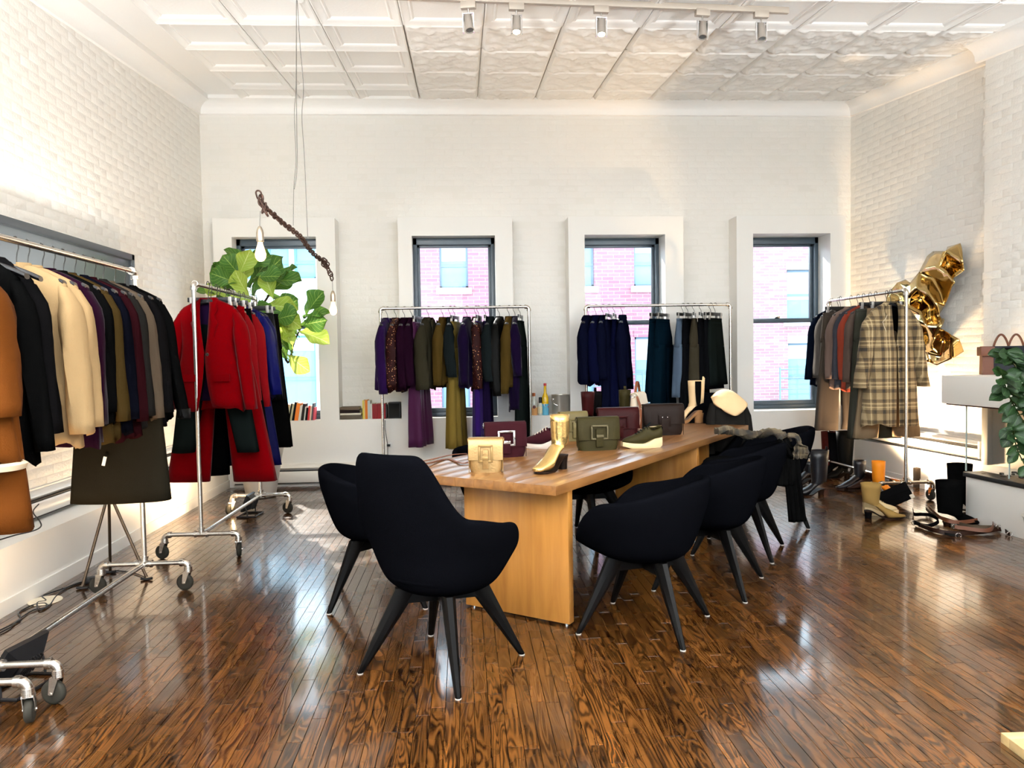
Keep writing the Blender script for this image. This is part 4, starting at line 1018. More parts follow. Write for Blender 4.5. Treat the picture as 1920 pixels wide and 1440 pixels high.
# its thin tan strap lying on the table
cp = [za(875, 852), za(846, 856), za(812, 866), za(785, 868), za(778, 876), za(802, 874), za(838, 862), za(866, 872), za(889, 868)]
def smooth(pts, k=5):
    out = []
    for i in range(len(pts)-1):
        a, b, c, d = pts[max(i-1, 0)], pts[i], pts[i+1], pts[min(i+2, len(pts)-1)]
        for j in range(k):
            u = j/k; out.append(.5*((2*b)+(c-a)*u+(2*a-5*b+4*c-d)*u*u+(3*b-a-3*c+d)*u**3))
    return out+[pts[-1]]
cp = [Vector(q) for q in cp]
for i, q in enumerate(cp): q.z = .755+.006*(i % 3)
o = MB().ribbon(smooth(cp), .018, .004).build('bag_strap', COG); tag(o, 'thin cognac shoulder strap trailing across the near end of the table', 'strap')
bag('plum suede shoulder bag right behind the champagne gold one', za(947, 856), radians(8), .265, .215, .10, PLSU, hw=CHROME, flap=.68)
bag('olive leather bag with tab buckle in front of the burgundy one', za(1120, 843), radians(6), .285, .215, .11, OLVL, hw=mat('dull_olive_metal', srgb(70, 62, 38), .5, .5), flap=.66, buckle='plate')
bag('khaki bag half hidden between the gold boot and the olive bag', za(1074, 826), radians(14), .22, .21, .09, OLVL2, hw=OLVL2)
bag('burgundy leather bag standing behind the olive bag', za(1158, 825), radians(4), .31, .235, .11, BURL, hw=BURL)
bag('espresso leather bag with two silver studs behind the green sneaker', za(1242, 815), radians(4), .325, .235, .11, ESP, buckle='studs', hw=CHROME)
# off-white bag with cognac handles, behind the burgundy one
q = za(1196, 803); t = bag('off-white bag with cognac leather handle between burgundy and espresso bags', q, radians(62), .26, .30, .12, WHL, buckle=None, flap=.3, hw=CHROME, sm=COG)
MB().ribbon([Vector((-.07+.14*u, 0, .30+.10*sin(pi*u))) for u in [k/12 for k in range(13)]], .022, .006, side=(0, 1, 0)).build('handle', COG, t)
MB().ribbon([Vector((-.13, -.03, .28)), Vector((-.14, -.06, .2)), Vector((-.14, -.07, .08)), Vector((-.13, -.06, .01))], .02, .004, side=(0, 1, 0)).build('side_strap', COG, t)

def foot_loft(secs, n=18, sole=None):
    """secs: (x, z, tilt deg, half width, half height); tilt 0 = horizontal ring, 90 = upright ring across the foot"""
    rings = []
    for x, z, a, wy, hh in secs:
        a = radians(a); ux, uz = cos(a), -sin(a)       # in-plane axis pointing forward/down
        ring = []
        for j in range(n):
            b = 2*pi*j/n; X = x+ux*hh*cos(b); Z = z+uz*hh*cos(b); Y = wy*sin(b)
            if sole: Z = max(Z, sole(X))
            ring.append((X, Y, Z))
        rings.append(ring)
    return MB().loft(rings, False, True)
def boot(label, pos, rz, m_, shaft=.16, heel=.06, Lf=.25, sw=.052, sd=.062, heelm=None, solem=None, name='ankle_boot', block=.0, platform=0, gore=None, pointed=1.0, flare=1.0, lean=0, tilt=0, zipper=None, group=None, tab=False, cat='boot', opening=True):
    t = thing(name, label, cat, pos, rz, group); st = .012+platform
    def sole(x):
        u = max(0, min(1, (x+.02)/.13)); u = u*u*(3-2*u); return (heel*(1-u))+st + .006*max(0, (x-.17)/.06)
    zt = heel+st+shaft+.07; secs = []
    for i in range(5):
        u = i/4; k = 1+(flare-1)*(1-u); secs.append((-.005+lean*(1-u), zt-(shaft)*u, 0, sw*k*(1-.12*u), sd*k*(1-.14*u)))
    h0 = heel+st
    secs += [(.000, h0+.062, 8, sw*.80, sd*.92), (.010, h0+.045, 22, .040, .066), (.038, h0*.8+.048, 48, .041, .070), (.075, h0*.5+.046+st*.5, 64, .043, .060), (.115, st+.036, 76, .045, .044), (.155, st+.027, 84, .043, .032), (.19, st+.018, 88, .034, .021), (.215, st+.014, 89, .026*pointed+.004, .015), (Lf-.022, st+.012, 90, .014*pointed, .008)]
    up = foot_loft(secs, 20, sole).build('upper', m_, t, sharp=80); solid(up, .003)
    out = []
    for k in range(13):
        u = k/12; x = -.052+(Lf-.026+.052)*u; wv = .034+.010*sin(min(1, max(0, (u-.35)/.5))*pi) if u < .8 else .040*(1-((u-.8)/.2)**2)*pointed+.004
        if u < .08: wv = .022+.012*u/.08
        out.append((x, wv))
    rt = [[(x, s*wv, sole(x)+.001) for x, wv in out] for s in (1, -1)]
    mb = MB(); rings = []
    for x, wv in out: zc = sole(x); rings.append([(x, wv, zc), (x, -wv, zc), (x, -wv*.97, zc-st), (x, wv*.97, zc-st)])
    mb.loft(rings).build('sole', solem or DKSO, t, sharp=30)
    if heel > .015:
        hb = block or .030; rings = []
        for z, k in ((0.0, .86), (heel*.5, .9), (heel+.004, 1.05)):
            rings.append([(-.025+hb*k*cos(a)*1.0, .030*k*sin(a), z) for a in [2*pi*j/14 for j in range(14)]])
        MB().loft(rings).build('heel', heelm or solem or DKSO, t, sharp=40)
    if gore:
        for s in (-1, 1):
            rings = []
            for z, a in ((zt-.004, .030), (zt-shaft*.5, .028), (h0+.085, .022), (h0+.05, .014)):
                rings.append([(.0-a, s*(sw*.93+.004), z), (0, s*(sw*1.0+.005), z), (a, s*(sw*.93+.004), z)])
            MB().loft(rings, False, False, closed=False).build('elastic_gore', gore, t)
    if tab: MB().ribbon([Vector((-sd, 0, zt-.03)), Vector((-sd-.006, 0, zt+.02)), Vector((-sd+.004, 0, zt+.035)), Vector((-sd+.01, 0, zt-.01))], .022, .003, side=(0, 1, 0)).build('pull_tab', m_, t)
    if zipper: MB().box(-.03, -.024, -sw*1.02-.002, -sw, h0+.05, zt-.02).build('zip', CHROME, t)
    # dark inside of the shaft
    MB().lathe([(sd*.78, zt-.03), (sd*.2, zt-.032)], 16).build('lining', mat('boot_lining', (.05, .035, .025), .9), t)
    if tilt: t.rotation_euler = (tilt, 0, rz)
    return t
def sneaker(label, pos, rz, m_, m2, sol, L=.28, name='sneaker'):
    t = thing(name, label, 'shoe', pos, rz)
    def hz(x): return .034+.012*sin((x/L)*pi*1.0)*-1+(.022 if x < .06 else .022*max(0, 1-(x-.06)/.07))
    rings = []
    for i in range(15):
        u = i/14; x = -.03+L*u; w_ = .038+.010*sin(u*pi)+.006*sin(u*2*pi-1.5); w_ *= 1 if .04 < u < .93 else (.72 if u in (0, 1) else .9); zt = hz(x+.03)+.004; z0 = .0+(.014*(u-.8)/.2 if u > .8 else 0)+(.012*(1-u/.06) if u < .06 else 0)
        rings.append([(x, w_, zt), (x, w_*1.10, (zt+z0)/2), (x, w_*.98, z0), (x, -w_*.98, z0), (x, -w_*1.10, (zt+z0)/2), (x, -w_, zt)])
    MB().loft(rings).build('chunky_sole', sol, t, sharp=50)
    rings = []; prof = [(-.034, .096, .012), (-.030, .118, .026), (-.018, .120, .033), (.0, .112, .036), (.022, .104, .038), (.045, .106, .040), (.066, .124, .039), (.085, .122, .040), (.11, .104, .042), (.14, .088, .044), (.17, .076, .045), (.20, .068, .040), (.225, .060, .030), (.240, .052, .018), (.246, .046, .006)]
    for x, zt_, wy in prof:
        zb_ = min(hz(x+.03), zt_-.004)-.004; ring = []
        for q in range(18):
            b_ = 2*pi*q/18; ring.append((x, wy*math.copysign(abs(cos(b_))**.8, cos(b_)), (zt_+zb_)/2+(zt_-zb_)/2*sin(b_)))
        rings.append(ring)
    MB().loft(rings).build('upper', m_, t, sharp=80)
    MB().loft([[(x, w_*cos(b_), z_) for b_ in [2*pi*q/16 for q in range(16)]] if False else [(.018+x*cos(b_), w_*sin(b_), z_+.006*cos(b_)*-1) for b_ in [2*pi*q/16 for q in range(16)]] for x, w_, z_ in ((.046, .030, .112), (.052, .034, .121), (.046, .028, .124), (.040, .022, .112))]).build('collar', m_, t, sharp=80)
    MB().loft([[(.018+.036*cos(b_), .020*sin(b_), .1215) for b_ in [2*pi*q/16 for q in range(16)]], [(.018+.02*cos(b_), .01*sin(b_), .1225) for b_ in [2*pi*q/16 for q in range(16)]]]).build('shoe_lining', sol, t)
    MB().loft([[(.070+.012*k, s, .130-.009*k-abs(s)*.15) for s in (-.018, -.009, .009, .018)] for k in range(-2, 6)], False, False, closed=False).build('tongue', m2, t)
    for k in range(5):
        x = .075+.018*k; z = .128-.0105*k; MB().tube([(x, -.030, z-.020), (x+.004, -.015, z-.002), (x+.004, .015, z-.002), (x, .030, z-.020)], .003, 6).build('lace', m2, t)
    MB().loft([[(-.03+.0, y_, z_) for y_, z_ in ((-.018, .06), (.018, .06))], [(-.037, y_, z_) for y_, z_ in ((-.012, .118), (.012, .118))]], False, False, closed=False).build('heel_counter', m2, t)
    t.scale = (1, 1, 1.15)
    return t
METG = mat('metallic_gold_leather', srgb(214, 178, 112), .22, .85, bump=.35, bscale=18)
boot('metallic gold ankle boot with dark heel at the near right of the table', za(1050, 880), radians(-132), METG, shaft=.155, heel=.07, Lf=.25, sw=.052, sd=.060, pointed=1.1, heelm=F('dark_stacked_heel', (44, 32, 26), .4), flare=1.0, zipper=None)
boot('cream leather heeled chelsea boot with black elastic gore standing on the table', za(1305, 793), radians(-176), CREAML, shaft=.20, heel=.085, Lf=.29, sw=.060, sd=.075, platform=.016, block=.046, heelm=TANSO, solem=TANSO, gore=BLK, pointed=1.5, tab=True)
sneaker('olive green sneaker with chunky cream sole on the table edge', za(1232, 838)+Vector((0, 0, 0)), radians(186), OLVL, BKG, F('cream_rubber', (226, 200, 156), .5))
sneaker('plum and off-white sneaker behind the gold boot', za(1045, 840), radians(170), PLSU, WHL, F('off_white_rubber', (214, 202, 190), .5))
boot('burgundy ankle boot standing behind the olive bag', za(1103, 806), radians(70), BURL, shaft=.19, heel=.05, flare=1.1)
boot('black ankle boot with tan pull tab beside the burgundy one', za(1118, 801), radians(75), BLK2, shaft=.18, heel=.05, tab=True)
boot('dark olive ankle boot with tan tab behind the burgundy bag', za(1172, 800), radians(80), OLVL, shaft=.19, heel=.05, tab=True)
# shearling clog lying on its side
t = thing('shearling_clog', 'white fleece-lined black clog behind the espresso bag', 'shoe', za(1250, 797), radians(10))
MB().ball((0, 0, .13), .07, 14, (1.35, .9, .82)).build('fleece_upper', F('white_fleece', (222, 214, 196), 1), t)
MB().ball((-.075, -.03, .125), .05, 12, (.7, 1.0, .9)).build('shoe_opening', LEATH, t)
MB().cbox(-.10, .11, -.05, .05, 0, .08, .02).build('sole', BLK2, t)
# coat with shearling collar over the far high chair
SHC = F('cream_fleece_collar', (222, 190, 146), 1, .3)
t = thing('shearling_coat', 'charcoal coat with cream fleece collar draped over the far tall chair', 'coat', (2.335, 6.80, .0), radians(0)); t.scale = (.74, .9, .985)
rings = []
for z, w_, d_ in ((.52, .20, .10), (.7, .215, .11), (.85, .205, .10), (.95, .17, .09), (1.0, .12, .07), (1.03, .09, .05)):
    rings.append([(ringpt(w_, d_, 2*pi*j/36)[0]+.008*sin(7*2*pi*j/36), ringpt(w_, d_, 2*pi*j/36)[1]-.12, z) for j in range(36)])
MB().loft(rings, False, True).build('body', CHAR, t)
for s in (-1, 1):
    sl_ = MB(); sl_.tube([(s*.17, -.12, .93), (s*.215, -.15, .82), (s*.235, -.17, .66), (s*.23, -.17, .50)], [.05, .058, .055, .05], 12); sl_.build('sleeve', CHAR, t)
mb = MB(); mb.loft([[(-.16, .0, .98), (-.06, .0, 1.055), (.07, .0, 1.05), (.17, .0, .97)], [(-.17, -.08, .99), (-.06, -.08, 1.075), (.08, -.08, 1.06), (.19, -.08, .97)], [(-.215, -.19, .955), (-.09, -.21, 1.03), (.08, -.21, 1.02), (.225, -.18, .935)], [(-.15, -.245, .91), (-.03, -.285, .89), (.05, -.285, .875), (.17, -.24, .90)], [(-.07, -.25, .89), (-.01, -.28, .845), (.03, -.28, .84), (.09, -.25, .875)]], False, False, closed=False)
fo = mb.build('fleece_collar', SHC, t, sharp=180); md = fo.modifiers.new('soft', 'SUBSURF'); md.levels = 1; md.render_levels = 2; solid(fo, .028)
# plaid scarf and black shirt on the third right chair
c3 = Vector((1.90, 5.24, 0))
def drape(pts, w_, wav=.012, n=12, ph=0):
    """hanging cloth strip: rows across a path, with soft pleats"""
    pts = smooth([Vector(q) for q in pts], 4); rows = []
    for i, q in enumerate(pts):
        t_ = (pts[min(i+1, len(pts)-1)]-pts[max(i-1, 0)]).normalized(); sd = t_.cross(Vector((0, 0, 1)))
        sd = Vector((1, .2, 0)).normalized() if sd.length < .2 else sd.normalized()
        nn = t_.cross(sd); rows.append([q+sd*(k/(n-1)-.5)*w_+nn*wav*sin(k*1.9+ph+i*.15) for k in range(n)])
    mb = MB(); mb.loft(rows, False, False, closed=False); return mb
t = thing('plaid_scarf', 'brown plaid scarf bunched over the rim of the third right chair', 'scarf', (0, 0, 0))
def rimp(a, dz=0, out=0): return c3+Vector((cos(a)*(.325+out), sin(a)*(.335+out), .775+dz))
path = [rimp(radians(a), .02+.018*sin(a*.09), -.01) for a in range(98, -28, -7)]
mb = MB(); rows = []
for i, q in enumerate(path):
    c_ = Vector((q.x-c3.x, q.y-c3.y, 0)).normalized(); rows.append([q+c_*(.036*cos(b))*1.1+Vector((0, 0, .024*sin(b)+.012*sin(i*1.7+b*3))) for b in [2*pi*k/14 for k in range(14)]])
solid(mb.loft(rows).build('rolled_cloth', PLAIDD, t), .003)
o = drape([rimp(radians(-22), .04, .0), rimp(radians(-22), .03, .06), rimp(radians(-22), -.06, .085), rimp(radians(-20), -.12, .08)], .11, .012).build('hanging_end', PLAIDD, t); solid(o, .008)
for k in range(10):
    a = radians(215+k*5); MB().tube([rimp(a, -.36, -.06), rimp(a, -.42, -.055), rimp(a+.02, -.49, -.05)], .005, 6).build('fringe', BLK, t)
t = thing('black_shirt', 'black shirt hanging down the outer side of the scarf-covered chair', 'shirt', (0, 0, 0))
B0 = rimp(radians(-15), 0, .05)+Vector((-.075, -.02, 0))
o = drape([B0+Vector((0, 0, .02)), B0+Vector((.03, -.01, -.06)), B0+Vector((.05, -.01, -.25)), B0+Vector((.07, -.01, -.42)), B0+Vector((.09, 0, -.56))], .125, .012, ph=1).build('sleeve', BLK, t); solid(o, .02)
o = drape([B0+Vector((-.05, -.02, 0)), B0+Vector((-.0, -.03, -.08)), B0+Vector((.0, -.03, -.24)), B0+Vector((.0, -.03, -.30))], .14, .012, ph=3).build('shirt_body', BLK, t); solid(o, .02)
t = thing('black_garment', 'black crumpled garment lying on the seat of the scarf chair', 'garment', (c3.x-.1, c3.y+.05, .49))
mb = MB(); rings = []
for i in range(7):
    u = i/6; rings.append([((.20*(1-.6*u))*cos(b)*(1+.12*sin(5*b+i)), (.17*(1-.6*u))*sin(b)*(1+.12*sin(4*b+i)), .16*sin(u*pi/2)) for b in [2*pi*k/24 for k in range(24)]])
mb.loft(rings).build('cloth', BLK, t)

# ================================================================== FLOOR THINGS, RIGHT SIDE
fz = lambda x, y, dz=0: atZ(x, y, 0)+Vector((0, 0, dz))
PAT = mat('black_patent_leather', (.004, .004, .006), .34, spec=.3); BRB = F('dark_brown_leather', (58, 34, 24), .35); SAND = F('sand_suede', (150, 118, 66), .8); BRICKR = F('brick_red_leather', (104, 32, 22), .45)
def shoe(px, py, label, rzd, m_, **kw): return boot(label, fz(px, py), radians(rzd), m_, **kw)
shoe(1535, 928, 'black polished cowboy boot nearest the chairs, heel to the right', 188, PAT, shaft=.30, heel=.05, Lf=.30, sw=.062, sd=.085, flare=1.12, name='tall_boot', tab=True)
shoe(1517, 908, 'second black cowboy boot just behind the front polished one', 190, PAT, shaft=.10, heel=.05, Lf=.29, sw=.05, sd=.06, name='ankle_boot')
shoe(1500, 890, 'black slouchy ankle boot beside the third right chair', 200, LEATH, shaft=.12, heel=.05, Lf=.27, sw=.05, sd=.06)
shoe(1552, 892, 'tall brick red boot behind the black cowboy boot', 186, BRICKR, shaft=.36, heel=.05, Lf=.27, sw=.055, sd=.072, flare=1.1, name='tall_boot')
shoe(1566, 893, 'tall black knee boot just right of the brick red boot', 186, BLK2, shaft=.36, heel=.05, Lf=.27, sw=.062, sd=.08, flare=1.15, name='tall_boot')
shoe(1584, 897, 'tall dark brown-black knee boot, rightmost of the tall group', 188, LEATH, shaft=.38, heel=.05, Lf=.27, sw=.062, sd=.085, flare=1.2, name='tall_boot')
shoe(1611, 918, 'shiny black lace-up ankle boot in front of the tall boots', 190, PAT, shaft=.16, heel=.035, Lf=.28, sw=.05, sd=.062, platform=.015)
shoe(1632, 920, 'glossy dark brown ankle boot beside the shiny black one', 186, BRB, shaft=.05, heel=.03, Lf=.27, sw=.05, sd=.06, platform=.015)
shoe(1634, 972, 'sand suede pointed ankle boot with dark heel, nearest of the boots', -12, SAND, shaft=.155, heel=.055, Lf=.28, sw=.058, sd=.07, flare=1.15, heelm=BLK2)
o = sneaker('cream sneaker hidden behind the sand suede ankle boot', fz(1626, 965), radians(-6), F('cream_leather_pale', (206, 182, 138), .5), OLVL, F('cream_rubber', (226, 200, 156), .5))
ORG = F('amber_orange_leather', (226, 132, 20), .5)
shoe(1648, 930, 'amber orange ankle boot lit from behind by the floor lamp', -60, ORG, shaft=.20, heel=.05, sw=.055, sd=.062)
shoe(1782, 985, 'black rain boot with round rim, in front of its pair by the fireplace', -8, BLK, shaft=.25, heel=.02, Lf=.34, sw=.085, sd=.10, flare=1.05, pointed=2.2, name='rain_boot', zipper=None)
shoe(1800, 960, 'black rain boot standing behind its pair, against the hearth', -6, BLK, shaft=.31, heel=.02, Lf=.30, sw=.08, sd=.095, flare=1.05, pointed=2.2, name='rain_boot')
for (bx, by, w_) in ((1785, 925, .10),):
    pass
# dark clutch with white corner, leaning
CLB = BLK2
t = thing('clutch_bag', 'dark leather clutch with one pale corner, leaning beside the orange boot', 'bag', fz(1690, 948), radians(-25)); M_ = Matrix.Rotation(radians(-28), 4, 'Y') @ Matrix.Rotation(radians(-18), 4, 'X')
MB().cbox(-.15, .13, -.015, .015, .02, .17, .006, M_).build('body', BLK2, t); MB().cbox(.10, .135, -.018, .018, .018, .055, .004, M_).build('pale_corner', WHL, t); MB().cbox(-.15, .13, -.019, -.014, .10, .174, .004, M_).build('flap', BLK2, t)
# slim flask bottles and clamp lights behind the rack leg
t = thing('silver_flask', 'slim silver flask with wooden stopper by the right plinth', 'flask', fz(1737, 912), 0)
M_ = Matrix.Rotation(radians(-14), 4, 'Y'); mb = MB().lathe([(.03, 0), (.034, .01), (.034, .20), (.022, .25), (.014, .28)], 18); mb.v = [tuple(M_ @ Vector(q)) for q in mb.v]; mb.build('body', CHROME, t)
mb = MB().lathe([(.012, .28), (.013, .32), (.010, .325)], 12); mb.v = [tuple(M_ @ Vector(q)) for q in mb.v]; mb.build('stopper', COG, t)
MB().cbox(1, 1.001, 0, .001, 0, .001) if False else None
t = thing('wooden_block', 'short grey wooden block beside the silver flask', 'block', fz(1722, 914), .3); MB().cbox(-.04, .04, -.03, .03, 0, .20, .005).build('block_body', GRB, t)
t = thing('outlet_strip', 'grey power socket block on the floor near the right plinth', 'power strip', fz(1678, 905), -.2); MB().cbox(-.09, .09, -.03, .03, 0, .045, .006).build('housing', mat('grey_plastic', (.3, .3, .3), .5), t)
MB().ball((.05, -.03, .035), .014, 10).build('plug', mat('white_plastic', (.8, .8, .78), .4), t)
cv = [fz(1662, 905, .01), fz(1666, 898, .02), atZ(1668, 880, .10), atZ(1672, 871, .16), atZ(1682, 870, .17)]
tag(MB().tube(smooth(cv), .005, 8).build('black_cable', BLACKPL), 'short black cable rising to the right plinth behind the floor socket', 'cable')

def flood(label, pos, aim, w_=.2, name='floor_flood_lamp', lit=True):
    pos = Vector(pos); aim = Vector(aim); d = (aim-pos); rz = atan2(d.y, d.x); el = atan2(d.z, sqrt(d.x**2+d.y**2))
    t = thing(name, label, 'lamp', (pos.x, pos.y, 0), rz); M = Matrix.Translation((0, 0, pos.z)) @ Matrix.Rotation(-el, 4, 'Y'); h = w_*.38
    mb = MB(); r0 = [(-.05, -w_*.28, -h*.5), (-.05, w_*.28, -h*.5), (-.05, w_*.28, h*.5), (-.05, -w_*.28, h*.5)]; r1 = [(.0, -w_/2, -h), (.0, w_/2, -h), (.0, w_/2, h), (.0, -w_/2, h)]; r2 = [(.018, y, z) for _, y, z in r1]
    mb.loft([[M @ Vector(q) for q in r] for r in (r0, r1, r2)]); mb.build('housing', BLACKPL, t, sharp=20)
    for k in range(-3, 4): MB().box(-.065, -.04, k*w_*.07-.002, k*w_*.07+.002, -h*.5, h*.5, M).build('cooling_fin', BLACKPL, t)
    MB().box(.0185, .021, -w_*.44, w_*.44, -h*.86, h*.86, M).build('lamp_glass', mat('lit_lamp_glass', (1, .8, .5), .3, emit=((1, .72, .40), 30)), t)
    for s in (-1, 1): MB().tube([M @ Vector((0, s*w_*.54, 0)), Vector((-.02, s*w_*.54, pos.z*.4)), Vector((-.02, s*w_*.54, .012))], .006, 8).build('bracket_arm', BLACKPL, t)
    MB().tube([(-.09, -w_*.54, .008), (.07, -w_*.54, .008), (.07, w_*.54, .008), (-.09, w_*.54, .008)], .008, 8, closed=True).build('floor_stand', BLACKPL, t)
    return t
flood('black flood lamp on the floor under the blazer rack, aimed at the left wall', (-1.93, 6.93, .12), (-3.1, 7.0, .55), .20)
flood('black flood lamp on the floor at the near end of the left rack', (-1.93, 3.38, .13), (-3.2, 3.6, 1.1), .24)
flood('glowing flood lamp on the floor under the right rack', (4.16, 7.22, .09), (4.66, 7.05, 1.4), .14)
# belts in a heap by the rain boots
BELT = [('tan leather belt with metal buckle, top of the heap by the rain boots', F('belt_tan_leather', (112, 62, 34), .5), [(1742, 962), (1766, 985), (1800, 990), (1850, 985), (1862, 996), (1850, 1006), (1790, 1000)], .05, .028),
 ('dark brown belt running along the front of the heap', BRB, [(1716, 985), (1750, 1000), (1790, 1004), (1840, 1003), (1876, 999), (1893, 1006)], .022, .03),
 ('black belt curling at the left end of the heap', BLK2, [(1712, 962), (1714, 972), (1728, 970), (1745, 973), (1760, 985), (1740, 992), (1714, 987)], .03, .028),
 ('thin black belt lying nearest the viewer in the heap', LEATH, [(1722, 988), (1748, 998), (1775, 1004), (1797, 1007)], .008, .018),
 ('taupe belt bridging the middle of the heap', GRB, [(1736, 962), (1750, 975), (1782, 984), (1820, 996), (1872, 999)], .038, .026)]
for lb, m_, pp, z_, w_ in BELT:
    q = [fz(*p_) for p_ in pp]
    for i, v in enumerate(q): v.z = max(w_/2+.002, z_+.006*sin(i*2.1))
    t = thing('leather_belt', lb, 'belt', q[0], 0, None); sp_ = smooth(q, 6); q0 = q[0]
    MB().ribbon([v-q0 for v in sp_], w_, .004, side=(0, .3, 1)).build('belt_strap', m_, t)
    e = q[-1]-q0; MB().tube([e+Vector((.022*cos(a), .0, .018*sin(a))) for a in [2*pi*k/12 for k in range(12)]], .003, 6, closed=True).build('buckle', CHROME, t)
# pale tray with grey inset, bottom right corner of the frame
c0 = atZ(1876, 1392, 0); t = thing('framed_board', 'pale wooden frame with grey inset lying at the bottom right corner', 'frame', c0, radians(-2)); w_, l_ = .5, .55; bb = .045
for a in ((0, w_, -bb, 0), (0, w_, -l_, -l_+bb), (0, bb, -l_+bb, -bb), (w_-bb, w_, -l_+bb, -bb)): MB().cbox(a[0], a[1], a[2], a[3], 0, .036, .002).build('frame_rail', PINE, t)
MB().box(bb, w_-bb, -l_+bb, -bb, .004, .024).build('inset', mat('grey_green_glass', (.32, .35, .34), .15), t); MB().box(bb, w_-bb, -bb-.006, -bb, .02, .030).build('black_fillet', BLACKPL, t); MB().box(bb, bb+.006, -l_+bb, -bb, .02, .030).build('black_fillet', BLACKPL, t)
# left: floor plug disc and cables
tag(MB().lathe([(.085, .0), (.09, .002), (.088, .006), (.02, .007)], 28).build('floor_cover_plate', mat('cream_cover_plate', (.75, .66, .50), .4), loc=fz(85, 1127)), 'round cream cover plate let into the floor by the left plinth', 'cover plate')
cb_ = [(0, 1184), (18, 1175), (36, 1166), (38, 1158), (36, 1150), (60, 1137), (84, 1133), (88, 1140), (74, 1146), (70, 1132), (86, 1128), (79, 1120), (90, 1115), (120, 1105), (150, 1094), (175, 1090)]
tag(MB().tube(smooth([fz(*q, .006) for q in cb_]), .0042, 8).build('black_cable', BLACKPL), 'long black cable wandering over the cream cover plate', 'cable')
cb_ = [(0, 1189), (20, 1178), (40, 1160), (62, 1146), (90, 1139), (105, 1120), (125, 1104), (160, 1092), (188, 1078), (215, 1072), (250, 1076), (272, 1084)]
tag(MB().tube(smooth([fz(*q, .006) for q in cb_]), .0038, 8).build('black_cable', BLACKPL), 'second black cable running on under the left rack to the tripod', 'cable')
cb_ = [atY(50, 946, 5.05), atY(62, 960, 4.9), atY(75, 978, 4.8), atY(76, 988, 4.72), atY(60, 996, 4.6), atY(30, 1003, 4.45), atY(0, 1012, 4.3)]
tag(MB().tube(smooth([Vector((max(q.x, -2.72), q.y, q.z)) for q in cb_]), .004, 8).build('black_cable', BLACKPL), 'thin black cable looping down from the left heater', 'cable')
t = thing('power_adapter', 'black power adapter block at the foot of the tripod', 'adapter', fz(172, 1092), .5); MB().cbox(-.05, .05, -.03, .03, 0, .035, .005).build('housing', BLACKPL, t)
# tripod lamp
LG = [fz(155, 1105), fz(207, 1075), fz(275, 1088)]; ap = Vector((-2.27, 5.02, .565)); base = Vector((-2.27, 5.02, 0))
t = thing('tripod_lamp', 'dark tripod lamp standing behind the left rack, its head hidden by clothes', 'lamp', base)
DM = mat('dark_bronze_metal', (.06, .04, .025), .35, .8)
for q in LG:
    l_ = MB().tube([ap-base, q-base+Vector((0, 0, .02))], .0095, 10).build('leg', DM, t)
    MB().tube([q-base+Vector((-.035, 0, .012)), q-base+Vector((0, 0, .006)), q-base+Vector((.035, 0, .012))], .009, 8).build('foot', BLACKPL, l_)
MB().cyl(ap-base-Vector((0, 0, .03)), ap-base+Vector((0, 0, .80)), .011, n=12).build('pole', DM, t)
MB().lathe([(.02, 1.36), (.05, 1.40), (.075, 1.50), (.072, 1.50), (.045, 1.41), (.01, 1.38)], 24).build('lamp_head', BLACKPL, t)
MB().lathe([(.066, 1.485), (.02, 1.487)], 20).build('lamp_glass', mat('lit_lamp_glass', (1, .8, .5), .3), t)

# framed mirror leaning on the left wall
t = thing('framed_mirror', 'large dark framed grey mirror on the left wall behind the clothes', 'mirror', (XL+.04, 0, 0))
GM = mat('grey_tinted_mirror', (.12, .14, .155), .16, .35); DF = mat('dark_grey_frame', (.03, .036, .042), .35)
y0, y1, z0, z1 = 3.0, 6.63, .96, 2.275
for a in ((y0, y1, z1-.05, z1), (y0, y1, z0, z0+.05), (y0, y0+.05, z0, z1), (y1-.05, y1, z0, z1)): MB().cbox(.0, .07, a[0], a[1], a[2], a[3], .004).build('frame_rail', DF, t)
MB().box(.01, .04, y0+.04, y1-.04, z0+.04, z1-.04).build('mirror_glass', GM, t)
